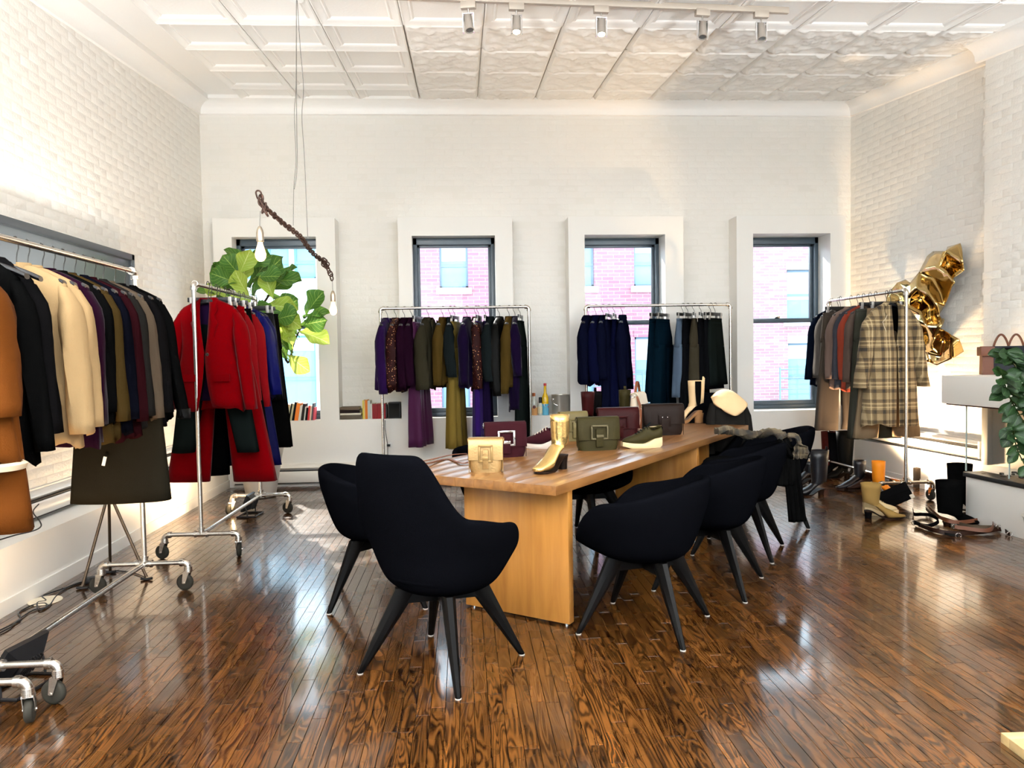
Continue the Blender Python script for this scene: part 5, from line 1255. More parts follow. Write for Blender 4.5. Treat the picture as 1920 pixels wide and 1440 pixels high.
# ================================================================== FIG TREE
def leaf_mat(name, c0, c1, vein):
    mt, nt, b = _new(name); L = nt.links.new
    tc = N(nt, 'ShaderNodeUVMap'); sp = N(nt, 'ShaderNodeSeparateXYZ'); L(tc.outputs[0], sp.inputs[0])
    def M(op, a, b_=None, c=None):
        n = N(nt, 'ShaderNodeMath', operation=op)
        for i, q in enumerate((a, b_, c)):
            if q is None: continue
            if isinstance(q, (int, float)): n.inputs[i].default_value = q
            else: L(q, n.inputs[i])
        return n.outputs[0]
    au = M('ABSOLUTE', sp.outputs[0]); mid = M('LESS_THAN', au, .035)
    s = M('FRACT', M('MULTIPLY', M('SUBTRACT', sp.outputs[1], M('MULTIPLY', au, .35)), 7.0)); sv = M('LESS_THAN', s, .10)
    v = M('MAXIMUM', mid, M('MULTIPLY', sv, .6))
    no = N(nt, 'ShaderNodeTexNoise', Scale=3.0); tco = N(nt, 'ShaderNodeTexCoord'); L(tco.outputs['Object'], no.inputs['Vector'])
    m1 = N(nt, 'ShaderNodeMix', data_type='RGBA'); m1.inputs[6].default_value = (*c0, 1); m1.inputs[7].default_value = (*c1, 1); L(no.outputs['Fac'], m1.inputs[0])
    m2 = N(nt, 'ShaderNodeMix', data_type='RGBA'); L(v, m2.inputs[0]); L(m1.outputs[2], m2.inputs[6]); m2.inputs[7].default_value = (*vein, 1)
    L(m2.outputs[2], b.inputs['Base Color']); b.inputs['Roughness'].default_value = .45; b.inputs['Specular IOR Level'].default_value = .25
    tr = N(nt, 'ShaderNodeBsdfTranslucent'); hs = N(nt, 'ShaderNodeHueSaturation'); hs.inputs['Hue'].default_value = .47; hs.inputs['Value'].default_value = 2.2; L(m2.outputs[2], hs.inputs['Color']); L(hs.outputs[0], tr.inputs[0])
    mx = N(nt, 'ShaderNodeMixShader'); mx.inputs[0].default_value = .28; L(b.outputs[0], mx.inputs[1]); L(tr.outputs[0], mx.inputs[2]); L(mx.outputs[0], nt.nodes['Material Output'].inputs[0])
    return mt
LEAFM = leaf_mat('fig_leaf', (.022, .08, .012), (.06, .16, .022), (.22, .32, .08)); LEAFY = leaf_mat('young_fig_leaf', (.22, .36, .05), (.34, .44, .08), (.5, .58, .25)); LEAFD = leaf_mat('dark_small_leaf', (.004, .014, .004), (.010, .034, .007), (.03, .08, .02))
def leaf_mesh(nm, L_, W_, mt, seed, obov=1.0, curl=.28, wav=.05):
    rr = random.Random(seed); nu, nv = 7, 12; v = []; f = []; uv = []; p1, p2 = rr.uniform(0, 6), rr.uniform(0, 6); cu = curl*rr.uniform(.4, 1.6)
    for i in range(nv+1):
        s = i/nv; w_ = W_/2*(sin(pi*s**(1.35*obov))**.62 if 0 < s < 1 else .03)*(1-.12*sin(s*pi*2.2))
        for j in range(nu):
            u = -1+2*j/(nu-1); x = u*w_; y = L_*s
            z = -cu*L_*s*s*.9 + .18*W_*u*u*(.5+.5*sin(pi*s)) + wav*L_*sin(s*13+p1)*abs(u)**1.5 + wav*.6*L_*sin(s*9+p2)*u
            v.append((x, y, z)); uv.append((u, s))
    for i in range(nv):
        for j in range(nu-1): a = i*nu+j; f.append((a, a+1, a+nu+1, a+nu))
    me = bpy.data.meshes.new(nm); me.from_pydata(v, [], f); me.materials.append(mt); ul = me.uv_layers.new(name='UVMap')
    for p_ in me.polygons:
        p_.use_smooth = True
        for li in p_.loop_indices: ul.data[li].uv = uv[me.loops[li].vertex_index]
    return me
LM = [leaf_mesh('leaf', .30, .20, LEAFM, k, 1.25) for k in range(4)]+[leaf_mesh('leaf', .30, .19, LEAFY, 9+k, 1.25) for k in range(2)]
def put_leaf(par, me, base, tip, up, s=1.0, name='leaf', org=Vector((0, 0, 0))):
    base, tip = Vector(base), Vector(tip); y = (tip-base); Ln = y.length; y.normalize(); z = Vector(up); z = (z-y*z.dot(y)).normalized(); x = y.cross(z)
    k = Ln/me['len'] if 'len' in me else Ln/.30
    o = bpy.data.objects.new(name, me); COL.objects.link(o); o.parent = par
    M = Matrix((x, y, z)).transposed().to_4x4(); M.translation = base-org; o.matrix_basis = M @ Matrix.Diagonal((k*s, k, k, 1)); return o
TP = Vector((-2.07, 7.88, 0)); t = thing('fiddle_leaf_fig', 'tall fiddle-leaf fig in a grey pot in front of the leftmost window', 'plant', TP)
POTM = mat('glazed_grey_concrete', (.42, .39, .35), .35, bump=.15, bscale=25, var=.12, vscale=8)
MB().lathe([(.13, 0), (.145, .01), (.215, .40), (.245, .55), (.25, .575), (.235, .58), (.225, .56), (.20, .50), (.05, .49)], 36).build('pot', POTM, t)
MB().lathe([(.21, .50), (.12, .52), (.02, .525)], 24).build('soil', F('dark_soil', (40, 28, 20), 1), t)
for k in range(5): MB().ball((.15*cos(k*1.2), .14*sin(k*1.2), .545), .045, 10, (1.1, .9, .7)).build('grey_stone', F('pale_grey_stone', (150, 148, 140), .8), t)
BARK = F('fig_bark', (74, 58, 40), .9); 
def W(x, y, Y): return atY(x, y, Y)
trunks = [[TP+Vector((.02, 0, .5)), W(492, 700, 7.86), W(475, 600, 7.84), W(462, 540, 7.8), W(450, 500, 7.75)],
          [W(492, 700, 7.86), W(520, 640, 7.8), W(540, 680, 7.75), W(552, 640, 7.7), W(572, 600, 7.65)],
          [W(475, 600, 7.84), W(500, 560, 7.8), W(520, 530, 7.78)], [W(470, 570, 7.84), W(430, 545, 7.75), W(410, 535, 7.7)]]
for q in trunks: MB().tube([v-TP for v in smooth(q)], [.016-.010*i/(len(smooth(q))-1) for i in range(len(smooth(q)))], 8).build('branch', BARK, t)
LV = [  # base px, tip px, depth, yaw of the upper side, width factor, young?
 (450, 545, 412, 486, 7.75, 0), (452, 540, 458, 482, 7.6, 1), (455, 545, 392, 500, 7.6, 0), (430, 562, 382, 533, 7.55, 1), (470, 540, 488, 484, 7.8, 0), (480, 545, 512, 478, 7.85, 0),
 (505, 540, 546, 492, 7.7, 0), (510, 545, 545, 512, 7.6, 0), (470, 560, 425, 600, 7.5, 0), (475, 555, 500, 510, 7.5, 0), (480, 570, 500, 600, 7.45, 0), (500, 570, 556, 580, 7.6, 1),
 (505, 580, 540, 610, 7.5, 0), (500, 555, 530, 560, 7.9, 0), (490, 565, 470, 610, 7.6, 0), (455, 560, 420, 560, 7.9, 0), (440, 565, 395, 580, 7.7, 0), (520, 590, 556, 560, 7.8, 0),
 (575, 590, 598, 544, 7.6, 0), (570, 598, 610, 575, 7.6, 0), (565, 610, 608, 600, 7.55, 0), (560, 620, 540, 605, 7.6, 0), (558, 626, 530, 585, 7.7, 0), (560, 622, 614, 632, 7.6, 1), (553, 632, 532, 620, 7.5, 1), (548, 655, 540, 615, 7.5, 1),
 (545, 660, 530, 640, 7.6, 0), (540, 665, 575, 696, 7.5, 1), (540, 672, 528, 655, 7.7, 0), (500, 600, 530, 625, 7.6, 1), (465, 500, 440, 470, 7.7, 0), (470, 505, 498, 474, 7.6, 0), (452, 520, 420, 478, 7.5, 0), (485, 530, 530, 500, 7.5, 0),
 (460, 580, 500, 560, 7.4, 0), (430, 575, 470, 590, 7.4, 0), (512, 560, 498, 520, 7.4, 1), (468, 555, 440, 520, 7.4, 1), (515, 600, 545, 590, 7.4, 0), (420, 555, 384, 545, 7.6, 0), (445, 530, 400, 515, 7.4, 0), (448, 515, 470, 470, 7.45, 1), (500, 530, 560, 515, 7.5, 0), (470, 590, 440, 615, 7.5, 0), (480, 520, 520, 515, 7.35, 0), (430, 548, 460, 575, 7.4, 1), (525, 580, 550, 605, 7.45, 1)]
rl = random.Random(5)
for i, (x0, y0, x1, y1, Y, yg) in enumerate(LV):
    b_, e_ = W(x0, y0, Y+.05), W(x1, y1, Y-.08*rl.random()); d = e_-b_
    if d.length < .26: e_ = b_+d*(.26/d.length)
    up = Vector((rl.uniform(-.7, .7), rl.uniform(-1.0, -.2), rl.uniform(-.2, .9)))
    put_leaf(t, LM[rl.randrange(4)] if not yg else LM[4+rl.randrange(2)], b_, e_, up, rl.uniform(.95, 1.25), org=TP)
    MB().tube([b_-TP, b_-TP+(b_-e_)*.12+Vector((0, .01, -.01))], .004, 6).build('leaf_stalk', LEAFM, t)

# plant reaching in at the right edge, standing on the hearth beyond the frame
t = thing('leafy_potted_plant', 'dark green leafy plant reaching in at the right edge before the white mantel', 'plant', (3.70, 4.55, 0)); PP = Vector((3.70, 4.55, 0))
MB().lathe([(.14, 0), (.19, .30), (.20, .32), (.185, .32), (.17, .28), (.05, .28)], 28).build('pot', POTM, t)
SL = [leaf_mesh('leaf', .12, .065, LEAFD, 30+k, .8, .3, .02) for k in range(3)]
for me in SL: me['len'] = .12
stems = [[PP+Vector((0, 0, .28)), W(1990, 900, 4.6), W(1925, 800, 4.6), W(1893, 745, 4.55), W(1878, 700, 4.5)], [PP+Vector((0, 0, .28)), W(2000, 850, 4.6), W(1940, 760, 4.6), W(1905, 690, 4.6), W(1885, 660, 4.6)],
         [PP+Vector((0, 0, .28)), W(1980, 950, 4.55), W(1915, 860, 4.5), W(1898, 800, 4.5)], [PP+Vector((0, 0, .28)), W(2010, 850, 4.6), W(1960, 740, 4.6), W(1925, 670, 4.6)]]
for st_ in stems:
    sp_ = smooth(st_, 6); MB().tube([v-PP for v in sp_], .004, 6).build('stem', F('green_stem', (60, 74, 34), .7), t)
    for k in range(8, len(sp_)):
        for s in (-1, 1):
            b_ = sp_[k]; ang = rl.uniform(.3, 1.2)*s; e_ = b_+Vector((s*rl.uniform(.04, .10), rl.uniform(-.08, .03), rl.uniform(-.09, .05)))
            d = e_-b_; e_ = b_+d*(rl.uniform(.09, .13)/d.length)
            put_leaf(t, SL[rl.randrange(3)], b_, e_, (rl.uniform(-.6, .6), rl.uniform(-1, -.2), rl.uniform(0, .8)), rl.uniform(.9, 1.3), org=PP)

# ================================================================== CHAIN PENDANT
RUST_ = mat('rusty_iron_chain', (.075, .040, .030), .65, .6, bump=.4, bscale=90)
CP = [Vector(q) for q in (W(484, 360, 4.95), W(493, 385, 5.0), W(510, 400, 5.15), W(530, 418, 5.4), W(550, 433, 5.6), W(566, 447, 5.8), W(577, 463, 6.0), W(590, 478, 6.2), W(606, 490, 6.4), W(612, 500, 6.5), W(618, 510, 6.55), W(623, 524, 6.6))]
ctr = W(556, 0, 5.7); t = thing('chain_pendant_lamp', 'rusty chain hung on thin cables from the ceiling with two bare glowing bulbs', 'lamp', ctr)
sp_ = smooth(CP, 8); Ltot = 0; acc = [0]
for a, b in zip(sp_, sp_[1:]): Ltot += (b-a).length; acc.append(Ltot)
def along(s):
    for i in range(len(acc)-1):
        if acc[i+1] >= s: u = (s-acc[i])/(acc[i+1]-acc[i]+1e-9); return sp_[i].lerp(sp_[i+1], u), (sp_[i+1]-sp_[i]).normalized()
    return sp_[-1], (sp_[-1]-sp_[-2]).normalized()
def link_me(L_=.058, W_=.036, r=.0055):
    pts = []; a = L_/2-W_/2; h = W_/2
    for k in range(9): th = -pi/2+pi*k/8; pts.append((a+h*cos(th), h*sin(th), 0))
    for k in range(9): th = pi/2+pi*k/8; pts.append((-a+h*cos(th), h*sin(th), 0))
    mb = MB().tube(pts, r, 7, closed=True); return mb
lk = link_me().build('chain_link', RUST_, t); me = lk.data; bpy.data.objects.remove(lk)
n = int(Ltot/.040)
for i in range(n):
    q, tg = along((i+.5)*Ltot/n); side = tg.cross(Vector((0, 0, 1))).normalized(); up = side.cross(tg)
    if i % 2: side, up = up, -side
    Mx = Matrix((tg, side, up)).transposed() @ Matrix.Rotation(rl.uniform(-.3, .3), 3, 'X')
    o = bpy.data.objects.new('chain_link', me); COL.objects.link(o); o.parent = t; M4 = Mx.to_4x4(); M4.translation = q-ctr; o.matrix_basis = M4
# a second doubled strand and hook at the near end
for i, (px, py) in enumerate(((489, 375), (492, 383), (495, 390), (497, 396))):
    q = W(px, py, 4.97); o = bpy.data.objects.new('chain_link', me); COL.objects.link(o); o.parent = t; o.location = q-ctr; o.rotation_euler = (rl.uniform(0, 3), 1.1, rl.uniform(0, 3)); o.scale = (1.15,)*3
for i, (px, py) in enumerate(((608, 489), (611, 494), (609, 497))):
    q = W(px, py, 6.45); o = bpy.data.objects.new('chain_link', me); COL.objects.link(o); o.parent = t; o.location = q-ctr; o.rotation_euler = (rl.uniform(0, 3), .5, rl.uniform(0, 3))
CAB = mat('thin_grey_cable', (.12, .11, .10), .5)
for q in ([(556, 0, 5.7), (555, 160, 5.6), (552, 215, 5.55), (555, 300, 5.55), (551, 350, 5.55), (550, 423, 5.55)], [(557, 0, 5.7), (563, 90, 5.7), (569, 165, 5.75), (566, 220, 5.8), (571, 300, 5.85), (577, 448, 5.9)], [(556, 0, 5.7), (556, 200, 5.6), (557, 310, 5.55), (552, 355, 5.55)]):
    pts = [W(*v)-ctr for v in q]; pts[0] = Vector((pts[0].x, pts[0].y, ceil_z(ctr.y)-ctr.z)); MB().tube(smooth(pts), .0022, 6).build('suspension_cable', CAB, t)
MB().cyl((0, 0, ceil_z(ctr.y)-ctr.z-.02), (0, 0, ceil_z(ctr.y)-ctr.z+.01), .05, n=20).build('ceiling_rose', TIN, t)
BG_ = mat('bulb_glow_glass', (1, .85, .6), .1, emit=((1, .55, .20), 3.6)); SOC = mat('brushed_nickel_socket', (.45, .38, .30), .35, .9)
for (x0, y0, x1, y1, Y, s) in ((488, 396, 487, 424, 5.0, 1.0), (623, 524, 624, 545, 6.6, .92)):
    a, b = W(x0, y0, Y)-ctr, W(x1, y1, Y)-ctr
    MB().tube([a, b], .002, 6).build('bulb_cable', CAB, t)
    mb = MB().lathe([(.006*s, .0), (.012*s, -.006*s), (.020*s, -.025*s), (.024*s, -.045*s), (.024*s, -.095*s), (.018*s, -.10*s)], 18); mb.build('socket', SOC, t, loc=b)
    mb = MB().lathe([(.014*s, -.095*s), (.017*s, -.115*s), (.028*s, -.150*s), (.035*s, -.175*s), (.032*s, -.20*s), (.018*s, -.218*s), (.004*s, -.223*s)], 20); mb.build('glowing_bulb', BG_, t, loc=b)
    l = bpy.data.lights.new('bulb_light', 'POINT'); l.energy = 9; l.color = (1, .68, .36); l.shadow_soft_size = .04; o = bpy.data.objects.new('bulb_light', l); COL.objects.link(o); o.location = ctr+b+Vector((0, 0, -.25*s))

# ================================================================== TRACK LIGHTS
def onceil(x, y):
    d = ray(x, y); n_ = Vector((0, -.081, 1)); return CAM + d*((Vector((0, 8.7, 4.22))-CAM).dot(n_)/d.dot(n_))
a = onceil(700, -12); b = onceil(1478, 14); a.y += 0; TRM = mat('taupe_track_metal', (.42, .36, .30), .45, .3)
tr_ = thing('ceiling_track', 'taupe lighting track fixed under the tin ceiling', 'light track', (a+b)/2, atan2(b.y-a.y, b.x-a.x)); Lh = (b-a).length/2
MB().cbox(-Lh, Lh, -.018, .018, -.04, .004, .003).build('rail', TRM, tr_)
HEADS = [(878, 8, 35, 0, 'unlit silver track spot, first from the left', -.18), (968, 10, 38, 1, 'lit silver track spot, second from the left', .05), (1127, 14, 42, 1, 'lit silver track spot, brightest, in the middle of the track', .05), (1317, 18, 50, 0, 'unlit silver track spot tilted left, fourth from the left', .12), (1427, 24, 52, 0, 'unlit silver track spot at the right end of the track', .0)]
SIL = mat('silver_spot_enamel', (.50, .45, .40), .4, .4)
for px, yt, yb, lit, lb, tl in HEADS:
    # the head hangs from the track where the sight line to its top crosses the track's plane
    u = (px-700)/(1478-700); P0 = a.lerp(b, u); d = ray(px, yt); P = CAM+d*(P0.y/d.y); P.z = ceil_z(P.y)-.035
    h = thing('track_spot', lb, 'spotlight', P, tl, 'spots on the ceiling track')
    MB().cbox(-.055, .055, -.022, .022, -.05, .0, .004).build('adapter_box', TRM, h)
    MB().cyl((0, 0, -.05), (0, 0, -.085), .007, n=10).build('stem', CHROME, h)
    M_ = Matrix.Translation((0, 0, -.15)) @ Matrix.Rotation(tl, 4, 'Y') @ Matrix.Rotation(-.25, 4, 'X')
    for s in (-1, 1): MB().box(s*.038-.003, s*.038+.003, -.012, .012, -.07, .07, Matrix.Translation((0, 0, -.15))).build('yoke_arm', CHROME, h)
    MB().box(-.04, .04, -.01, .01, -.088, -.082).build('yoke_bridge', CHROME, h)
    mb = MB().lathe([(.024, .062), (.030, .055), (.031, -.058), (.034, -.064), (.028, -.064), (.026, -.03)], 20); mb.v = [tuple(M_ @ Vector(q)) for q in mb.v]; mb.build('lamp_barrel', SIL, h)
    mb = MB().lathe([(.027, -.058), (.006, -.060)], 18); mb.v = [tuple(M_ @ Vector(q)) for q in mb.v]
    mb.build('lens', mat('lit_spot_lens', (1, .9, .7), .2, emit=((1, .78, .48), 40)) if lit else mat('dark_spot_lens', (.1, .1, .1), .2), h)
    if lit: spot('track_spot_light', h.location+Vector((0, 0, -.24)), h.location+Vector((0, .6, -3)), 45, (1, .80, .56), 70, .8, .03)

# ================================================================== GOLD FOIL SCULPTURE
def onwall(x, y, off=.10):
    """point on a plane parallel to the right wall, off metres in front of it"""
    d = ray(x, y); n_ = RN; P0 = rw(0, off); return CAM + d*((P0-CAM).dot(n_)/d.dot(n_))
OUT = [(1664, 552), (1682, 530), (1698, 524), (1708, 530), (1722, 510), (1738, 480), (1750, 471), (1774, 471), (1777, 463), (1801, 456), (1806, 492), (1808, 507), (1790, 520), (1792, 532), (1786, 540), (1770, 575), (1760, 590), (1770, 603), (1766, 616), (1780, 625), (1800, 636), (1808, 659), (1785, 672), (1757, 685), (1740, 678), (1735, 660), (1715, 600), (1700, 585), (1660, 575)]
INN = [(1748, 472, .16), (1745, 520, .05), (1742, 552, .22), (1743, 575, .04), (1790, 530, .24), (1752, 632, .24), (1770, 640, .05), (1785, 650, .18), (1765, 668, .03), (1728, 560, .02), (1720, 540, .20), (1730, 590, .16), (1745, 600, .02), (1760, 500, .20), (1778, 495, .02), (1775, 510, .22), (1730, 625, .04), (1745, 650, .14), (1705, 555, .18), (1690, 560, .03), (1760, 545, .05), (1755, 572, .20), (1764, 610, .24), (1738, 610, .20), (1700, 575, .20)]
rg = random.Random(3)
ptsv = []; off = []
for i, (x, y) in enumerate(OUT): ptsv.append(Vector((x, y))); off.append(.05+.16*rg.random())
for x, y, o_ in INN: ptsv.append(Vector((x, y))); off.append(o_+.02)
ne = len(OUT); edges_ = [(i, (i+1) % ne) for i in range(ne)]
vv, ee, ff, ov, oe, of = mathutils.geometry.delaunay_2d_cdt(ptsv, edges_, [], 1, 1e-4)
t = thing('foil_sculpture', 'large crumpled gold foil sculpture mounted high on the right wall', 'sculpture', rw(1.5, 0, 1.9)); TO = rw(1.5, 0, 1.9)
bm = bmesh.new(); bv = []
for i, q in enumerate(vv):
    oi = ov[i][0] if ov[i] else 0; bv.append(bm.verts.new(onwall(q.x, q.y, off[oi])-TO))
for f_ in ff:
    try: bm.faces.new([bv[k] for k in f_])
    except Exception: pass
bmesh.ops.subdivide_edges(bm, edges=bm.edges[:], cuts=3, use_grid_fill=True, smooth=.25)
for q in bm.verts:
    nz = noise.noise(q.co*5.0)*.014+noise.noise(q.co*15.0)*.003; q.co += RN*nz
for f_ in bm.faces: f_.smooth = True
me = bpy.data.meshes.new('foil_sheet'); bm.to_mesh(me); bm.free(); GF = mat('mirror_gold_foil', (.52, .37, .15), .10, 1, bump=.12, bscale=6); me.materials.append(GF)
o = bpy.data.objects.new('foil_sheet', me); COL.objects.link(o); o.parent = t; solid(o, .004)
for px, py in ((1770, 475), (1742, 676), (1766, 601)):
    q = onwall(px, py, .12)-TO; MB().ball(q, .022, 12).build('fixing_dome', mat('mirror_gold_foil', (.8, .6, .3), .1, 1), t)

# ================================================================== FIREPLACE
AR = atan2(-RD.y, -RD.x)      # direction along the right wall toward the viewer
def hp(s, off, z=0): return rw(s, off, z)
# hearth front stands .78 m off the wall plane; local x toward viewer, local y into the room is -? (y<0 in front)
H0 = hp(2.80, 0); t = thing('hearth', 'white box hearth with a black slab top under the mantel', 'hearth', H0, AR)
def lb(mb, x0, x1, y0, y1, z0, z1, c=0): return mb.cbox(x0, x1, y0, y1, z0, z1, c) if c else mb.box(x0, x1, y0, y1, z0, z1)
WH = mat('white_satin_paint', (.82, .80, .76), .4)
HW = .785
MB().cbox(0, 3.4, -HW, 0, 0, .37, .004).build('box', WH, t)
MB().cbox(-.015, 3.4, -HW-.015, -HW+.16, .37, .405, .004).build('slab', mat('black_honed_stone', (.012, .012, .013), .3), t)
MB().cbox(.16, 3.3, -HW+.16, -HW+.5, .37, .392, .003).build('steel_tray', mat('brushed_steel', (.45, .42, .38), .35, .9), t)
rs = random.Random(2); gv = MB()
for k in range(260):
    x = rs.uniform(.05, 3.2); y = rs.uniform(-HW+.48, -.08) if x > .3 else rs.uniform(-HW+.05, -.08); r_ = rs.uniform(.012, .024); gv.ball((x, y, .392+r_*.4), r_, 6, (1, rs.uniform(.7, 1.2), .6))
o = gv.build('pebble_bed', mat('dark_fire_pebbles', (.035, .028, .02), .7), t); o['kind'] = 'stuff'
MT = hp(2.50, 0); m_t = thing('mantel', 'white floating box mantel on the right wall with a handbag on top', 'mantel', MT, AR)
MB().cbox(0, 3.6, -.77, 0, .935, 1.165, .003).build('box', WH, m_t)
MB().box(.05, 3.5, -.765, -.04, .925, .937).build('underside_trim', F('dark_red_metal', (70, 26, 22), .5), m_t)
SCREENG = glass_mat('clear_screen_glass', 1.06)
g = thing('fire_screen', 'clear glass screen panels between hearth and mantel', 'screen', hp(2.70, 0), AR)
for (x0, x1, y0, y1) in ((.02, .46, -.72, -.714), (.46, 3.2, -.72, -.714)):
    MB().box(x0+.002, x1-.002, y0, y1, .40 if x0 < .4 else .405, .928 if x0 < .4 else .60).build('glass_panel', SCREENG, g)
for x in (.02, .46): MB().box(x-.003, x+.003, -.723, -.712, .40, .93 if x < .4 else .60).build('glass_edge', mat('pale_glass_edge', (.6, .7, .66), .2), g)
fb = thing('fireplace_back', 'brushed grey metal panel behind the fire under the mantel', 'panel', hp(2.30, BO), AR)
MB().cbox(.0, 3.4, -.03, 0, .37, .935, .002).build('panel', mat('brushed_grey_metal', (.30, .27, .235), .5, .35), fb)
MB().cbox(-.04, .03, -.08, 0, .37, .935, .004).build('edge_post', mat('brushed_grey_metal', (.30, .27, .235), .38, .8), fb)
# the doctor-style bag on the mantel
q = Vector((4.28, 6.0, 1.165)); q = atZ(1884, 702, 1.165); t = thing('handbag', 'dark blue grey handbag with tan leather sides and two handles on the mantel', 'bag', q, radians(-24))
GB = F('slate_leather', (52, 54, 62), .45); TB = F('tan_leather_panel', (112, 58, 30), .5); w_, h_, d_ = .34, .235, .15; rings = []
for i in range(7):
    u = i/6; dd = d_*(1-.35*u); rings.append([(ringpt(w_/2*(1-.04*u), dd/2, 2*pi*j/28)[0], ringpt(w_/2, dd/2, 2*pi*j/28)[1], h_*u) for j in range(28)])
MB().loft(rings).build('body', GB, t)
rings = []
for i in range(7):
    u = i/6; dd = d_*(1-.35*u)*1.05; rings.append([(-w_/2*1.02, -dd/2*.8, h_*u), (-w_/2*1.02, dd/2*.8, h_*u), (-w_*.28, dd/2*1.02, h_*u), (-w_*.28, -dd/2*1.02, h_*u)])
MB().loft(rings).build('tan_panel', TB, t, sharp=30)
MB().cbox(-w_*.56, -w_*.26, -d_*.58, d_*.5, h_*.66, h_*.98, .006).build('tan_flap', TB, t)
MB().cbox(-.03, .03, -d_*.60, -d_*.35, h_*.50, h_*.95, .004).build('lock_tab', BLK2, t)
for s in (-1, 1): MB().ball((s*.012, -d_*.61, h_*.8), .005, 8).build('stud', CHROME, t)
for dx, yy in ((-.045, -.03), (.075, .03)): MB().tube([(dx-.055+.11*u+.01, yy, h_-.01+.105*sin(pi*u)**.8) for u in [k/14 for k in range(15)]], .0085, 8).build('handle', TB, t)

# ================================================================== NICHE CONTENTS
NZ = .7145
def book(label, x, y, w_, h_, d_, col, lean=0, gname='books on the sill shelf', flat=False, z=NZ, rz=0, name='book'):
    t = thing(name, label, 'book', (x, y, z), rz, gname); c = F('bookcloth_%d_%d_%d' % col, col, .6); pg = F('book_pages', (226, 216, 196), .9)
    if flat: M = Matrix.Identity(4); dims = (0, h_, 0, d_, 0, w_)
    M = Matrix.Rotation(lean, 4, 'Y')
    if not flat:
        MB().cbox(0, w_, 0, d_, 0, h_, .0015, M).build('cover', c, t); MB().box(.003, w_-.003, .004, d_+.001, .004, h_+.001, M).build('pages', pg, t)
    else:
        MB().cbox(0, h_, 0, d_, 0, w_, .0015).build('cover', c, t); MB().box(-.001, h_+.001, .004, d_+.001, .003, w_-.003).build('pages', pg, t)
    return t
cols = [((120, 140, 190), 'slate blue'), ((170, 40, 70), 'crimson'), ((222, 170, 130), 'peach'), ((200, 190, 160), 'cream'), ((26, 26, 26), 'black'), ((196, 186, 150), 'sand'), ((30, 34, 40), 'charcoal'), ((236, 130, 50), 'bright orange'), ((228, 226, 220), 'white'), ((70, 66, 66), 'dark grey'), ((214, 214, 210), 'pale grey'), ((40, 40, 44), 'near-black'), ((222, 60, 60), 'red'), ((232, 200, 180), 'blush'), ((90, 96, 110), 'steel grey'), ((206, 80, 96), 'rose')]
x = atY(524, 780, YW+.03).x; rb = random.Random(4); WDT = [.022, .014, .034, .016, .016, .02, .024, .040, .026, .028, .014, .022, .020, .018, .014, .014]; HT = [.175, .165, .185, .17, .19, .185, .205, .195, .165, .185, .15, .14, .16, .155, .185, .14]
for k, (c, nm) in enumerate(cols):
    book('%s book leaning in the row under the fig at the leftmost window' % nm, x, YW+.015, WDT[k], HT[k], .14, c, radians(14-k*.6), 'books on the leftmost window sill'); x += WDT[k]/cos(.2)+.0015
x0 = atY(637, 786, YW+.03).x+.005
for k, (c, nm, hh, zz) in enumerate((((96, 84, 66), 'taupe', .046, 0), ((222, 216, 200), 'off-white', .020, .047), ((60, 46, 44), 'brown-black', .034, .068), ((110, 92, 72), 'khaki', .03, .103))):
    book('%s book lying flat in the stack at the left of the niche' % nm, x0, YW+.02, hh, .235-.01*k, .19, c, 0, 'flat books in the niche', True, NZ+zz)
x = x0+.245
for c, nm, w_, h_ in (((226, 206, 90), 'yellow', .016, .205), ((232, 214, 150), 'pale yellow', .010, .20), ((214, 116, 30), 'orange-spined', .026, .208), ((196, 206, 206), 'pale blue', .030, .20), ((214, 214, 208), 'light grey', .018, .165)):
    book('%s book upright beside the flat stack in the niche' % nm, x, YW+.02, w_, h_, .16, c, 0, 'upright books in the niche'); x += w_+.001
for k, (w_, nm) in enumerate(((.03, 'leftmost'), (.026, 'second'), (.030, 'third'), (.028, 'fourth'), (.026, 'rightmost'))):
    book('deep red book, %s of five in the niche' % nm, x, YW+.02, w_, .166-.002*(k % 2), .15, (150+k*4, 20, 28), 0, 'red books in the niche'); x += w_+.0012
SPK = mat('black_speaker_cloth', (.016, .016, .018), .6)
for px, w_, h_, lb_ in ((725, .05, .15, 'narrow black speaker box beside the red books'), (736, .135, .175, 'wider grey-black speaker box at the right end of the niche')):
    v = atY(px-8, 786, YW+.03); t = thing('speaker', lb_, 'speaker', (v.x+w_/2, YW+.10, NZ)); MB().cbox(-w_/2, w_/2, -.07, .07, 0, h_, .008).build('cabinet', SPK, t); MB().box(-w_/2+.012, w_/2-.012, -.073, -.069, .012, h_-.012).build('grille', F('grey_grille_cloth', (58, 58, 56), .8), t)
v0 = atY(722, 788, YW-.003); v1 = atY(727, 834, YW-.01); v2 = atY(727, 876, YW-.08)
tag(MB().tube(smooth([v0, (v0*.6+v1*.4)+Vector((-.01, 0, 0)), v1]), .0035, 6).build('speaker_cable', BLACKPL), 'black cable hanging from the speakers to the wall socket', 'cable')
t = thing('wall_socket', 'small black wall socket under the niche with two plugs', 'socket', (v1.x+.01, YW, v1.z-.01)); MB().cbox(-.03, .03, -.008, 0, -.02, .03, .002).build('socket_plate', mat('white_plastic', (.8, .8, .78), .4), t); MB().cbox(-.018, .018, -.03, -.006, -.008, .018, .003).build('plug', BLACKPL, t)
tag(MB().tube([v1+Vector((0, -.01, -.02)), v2], .0035, 6).build('socket_cable', BLACKPL), 'short black cable dropping from the wall socket to the heater', 'cable')
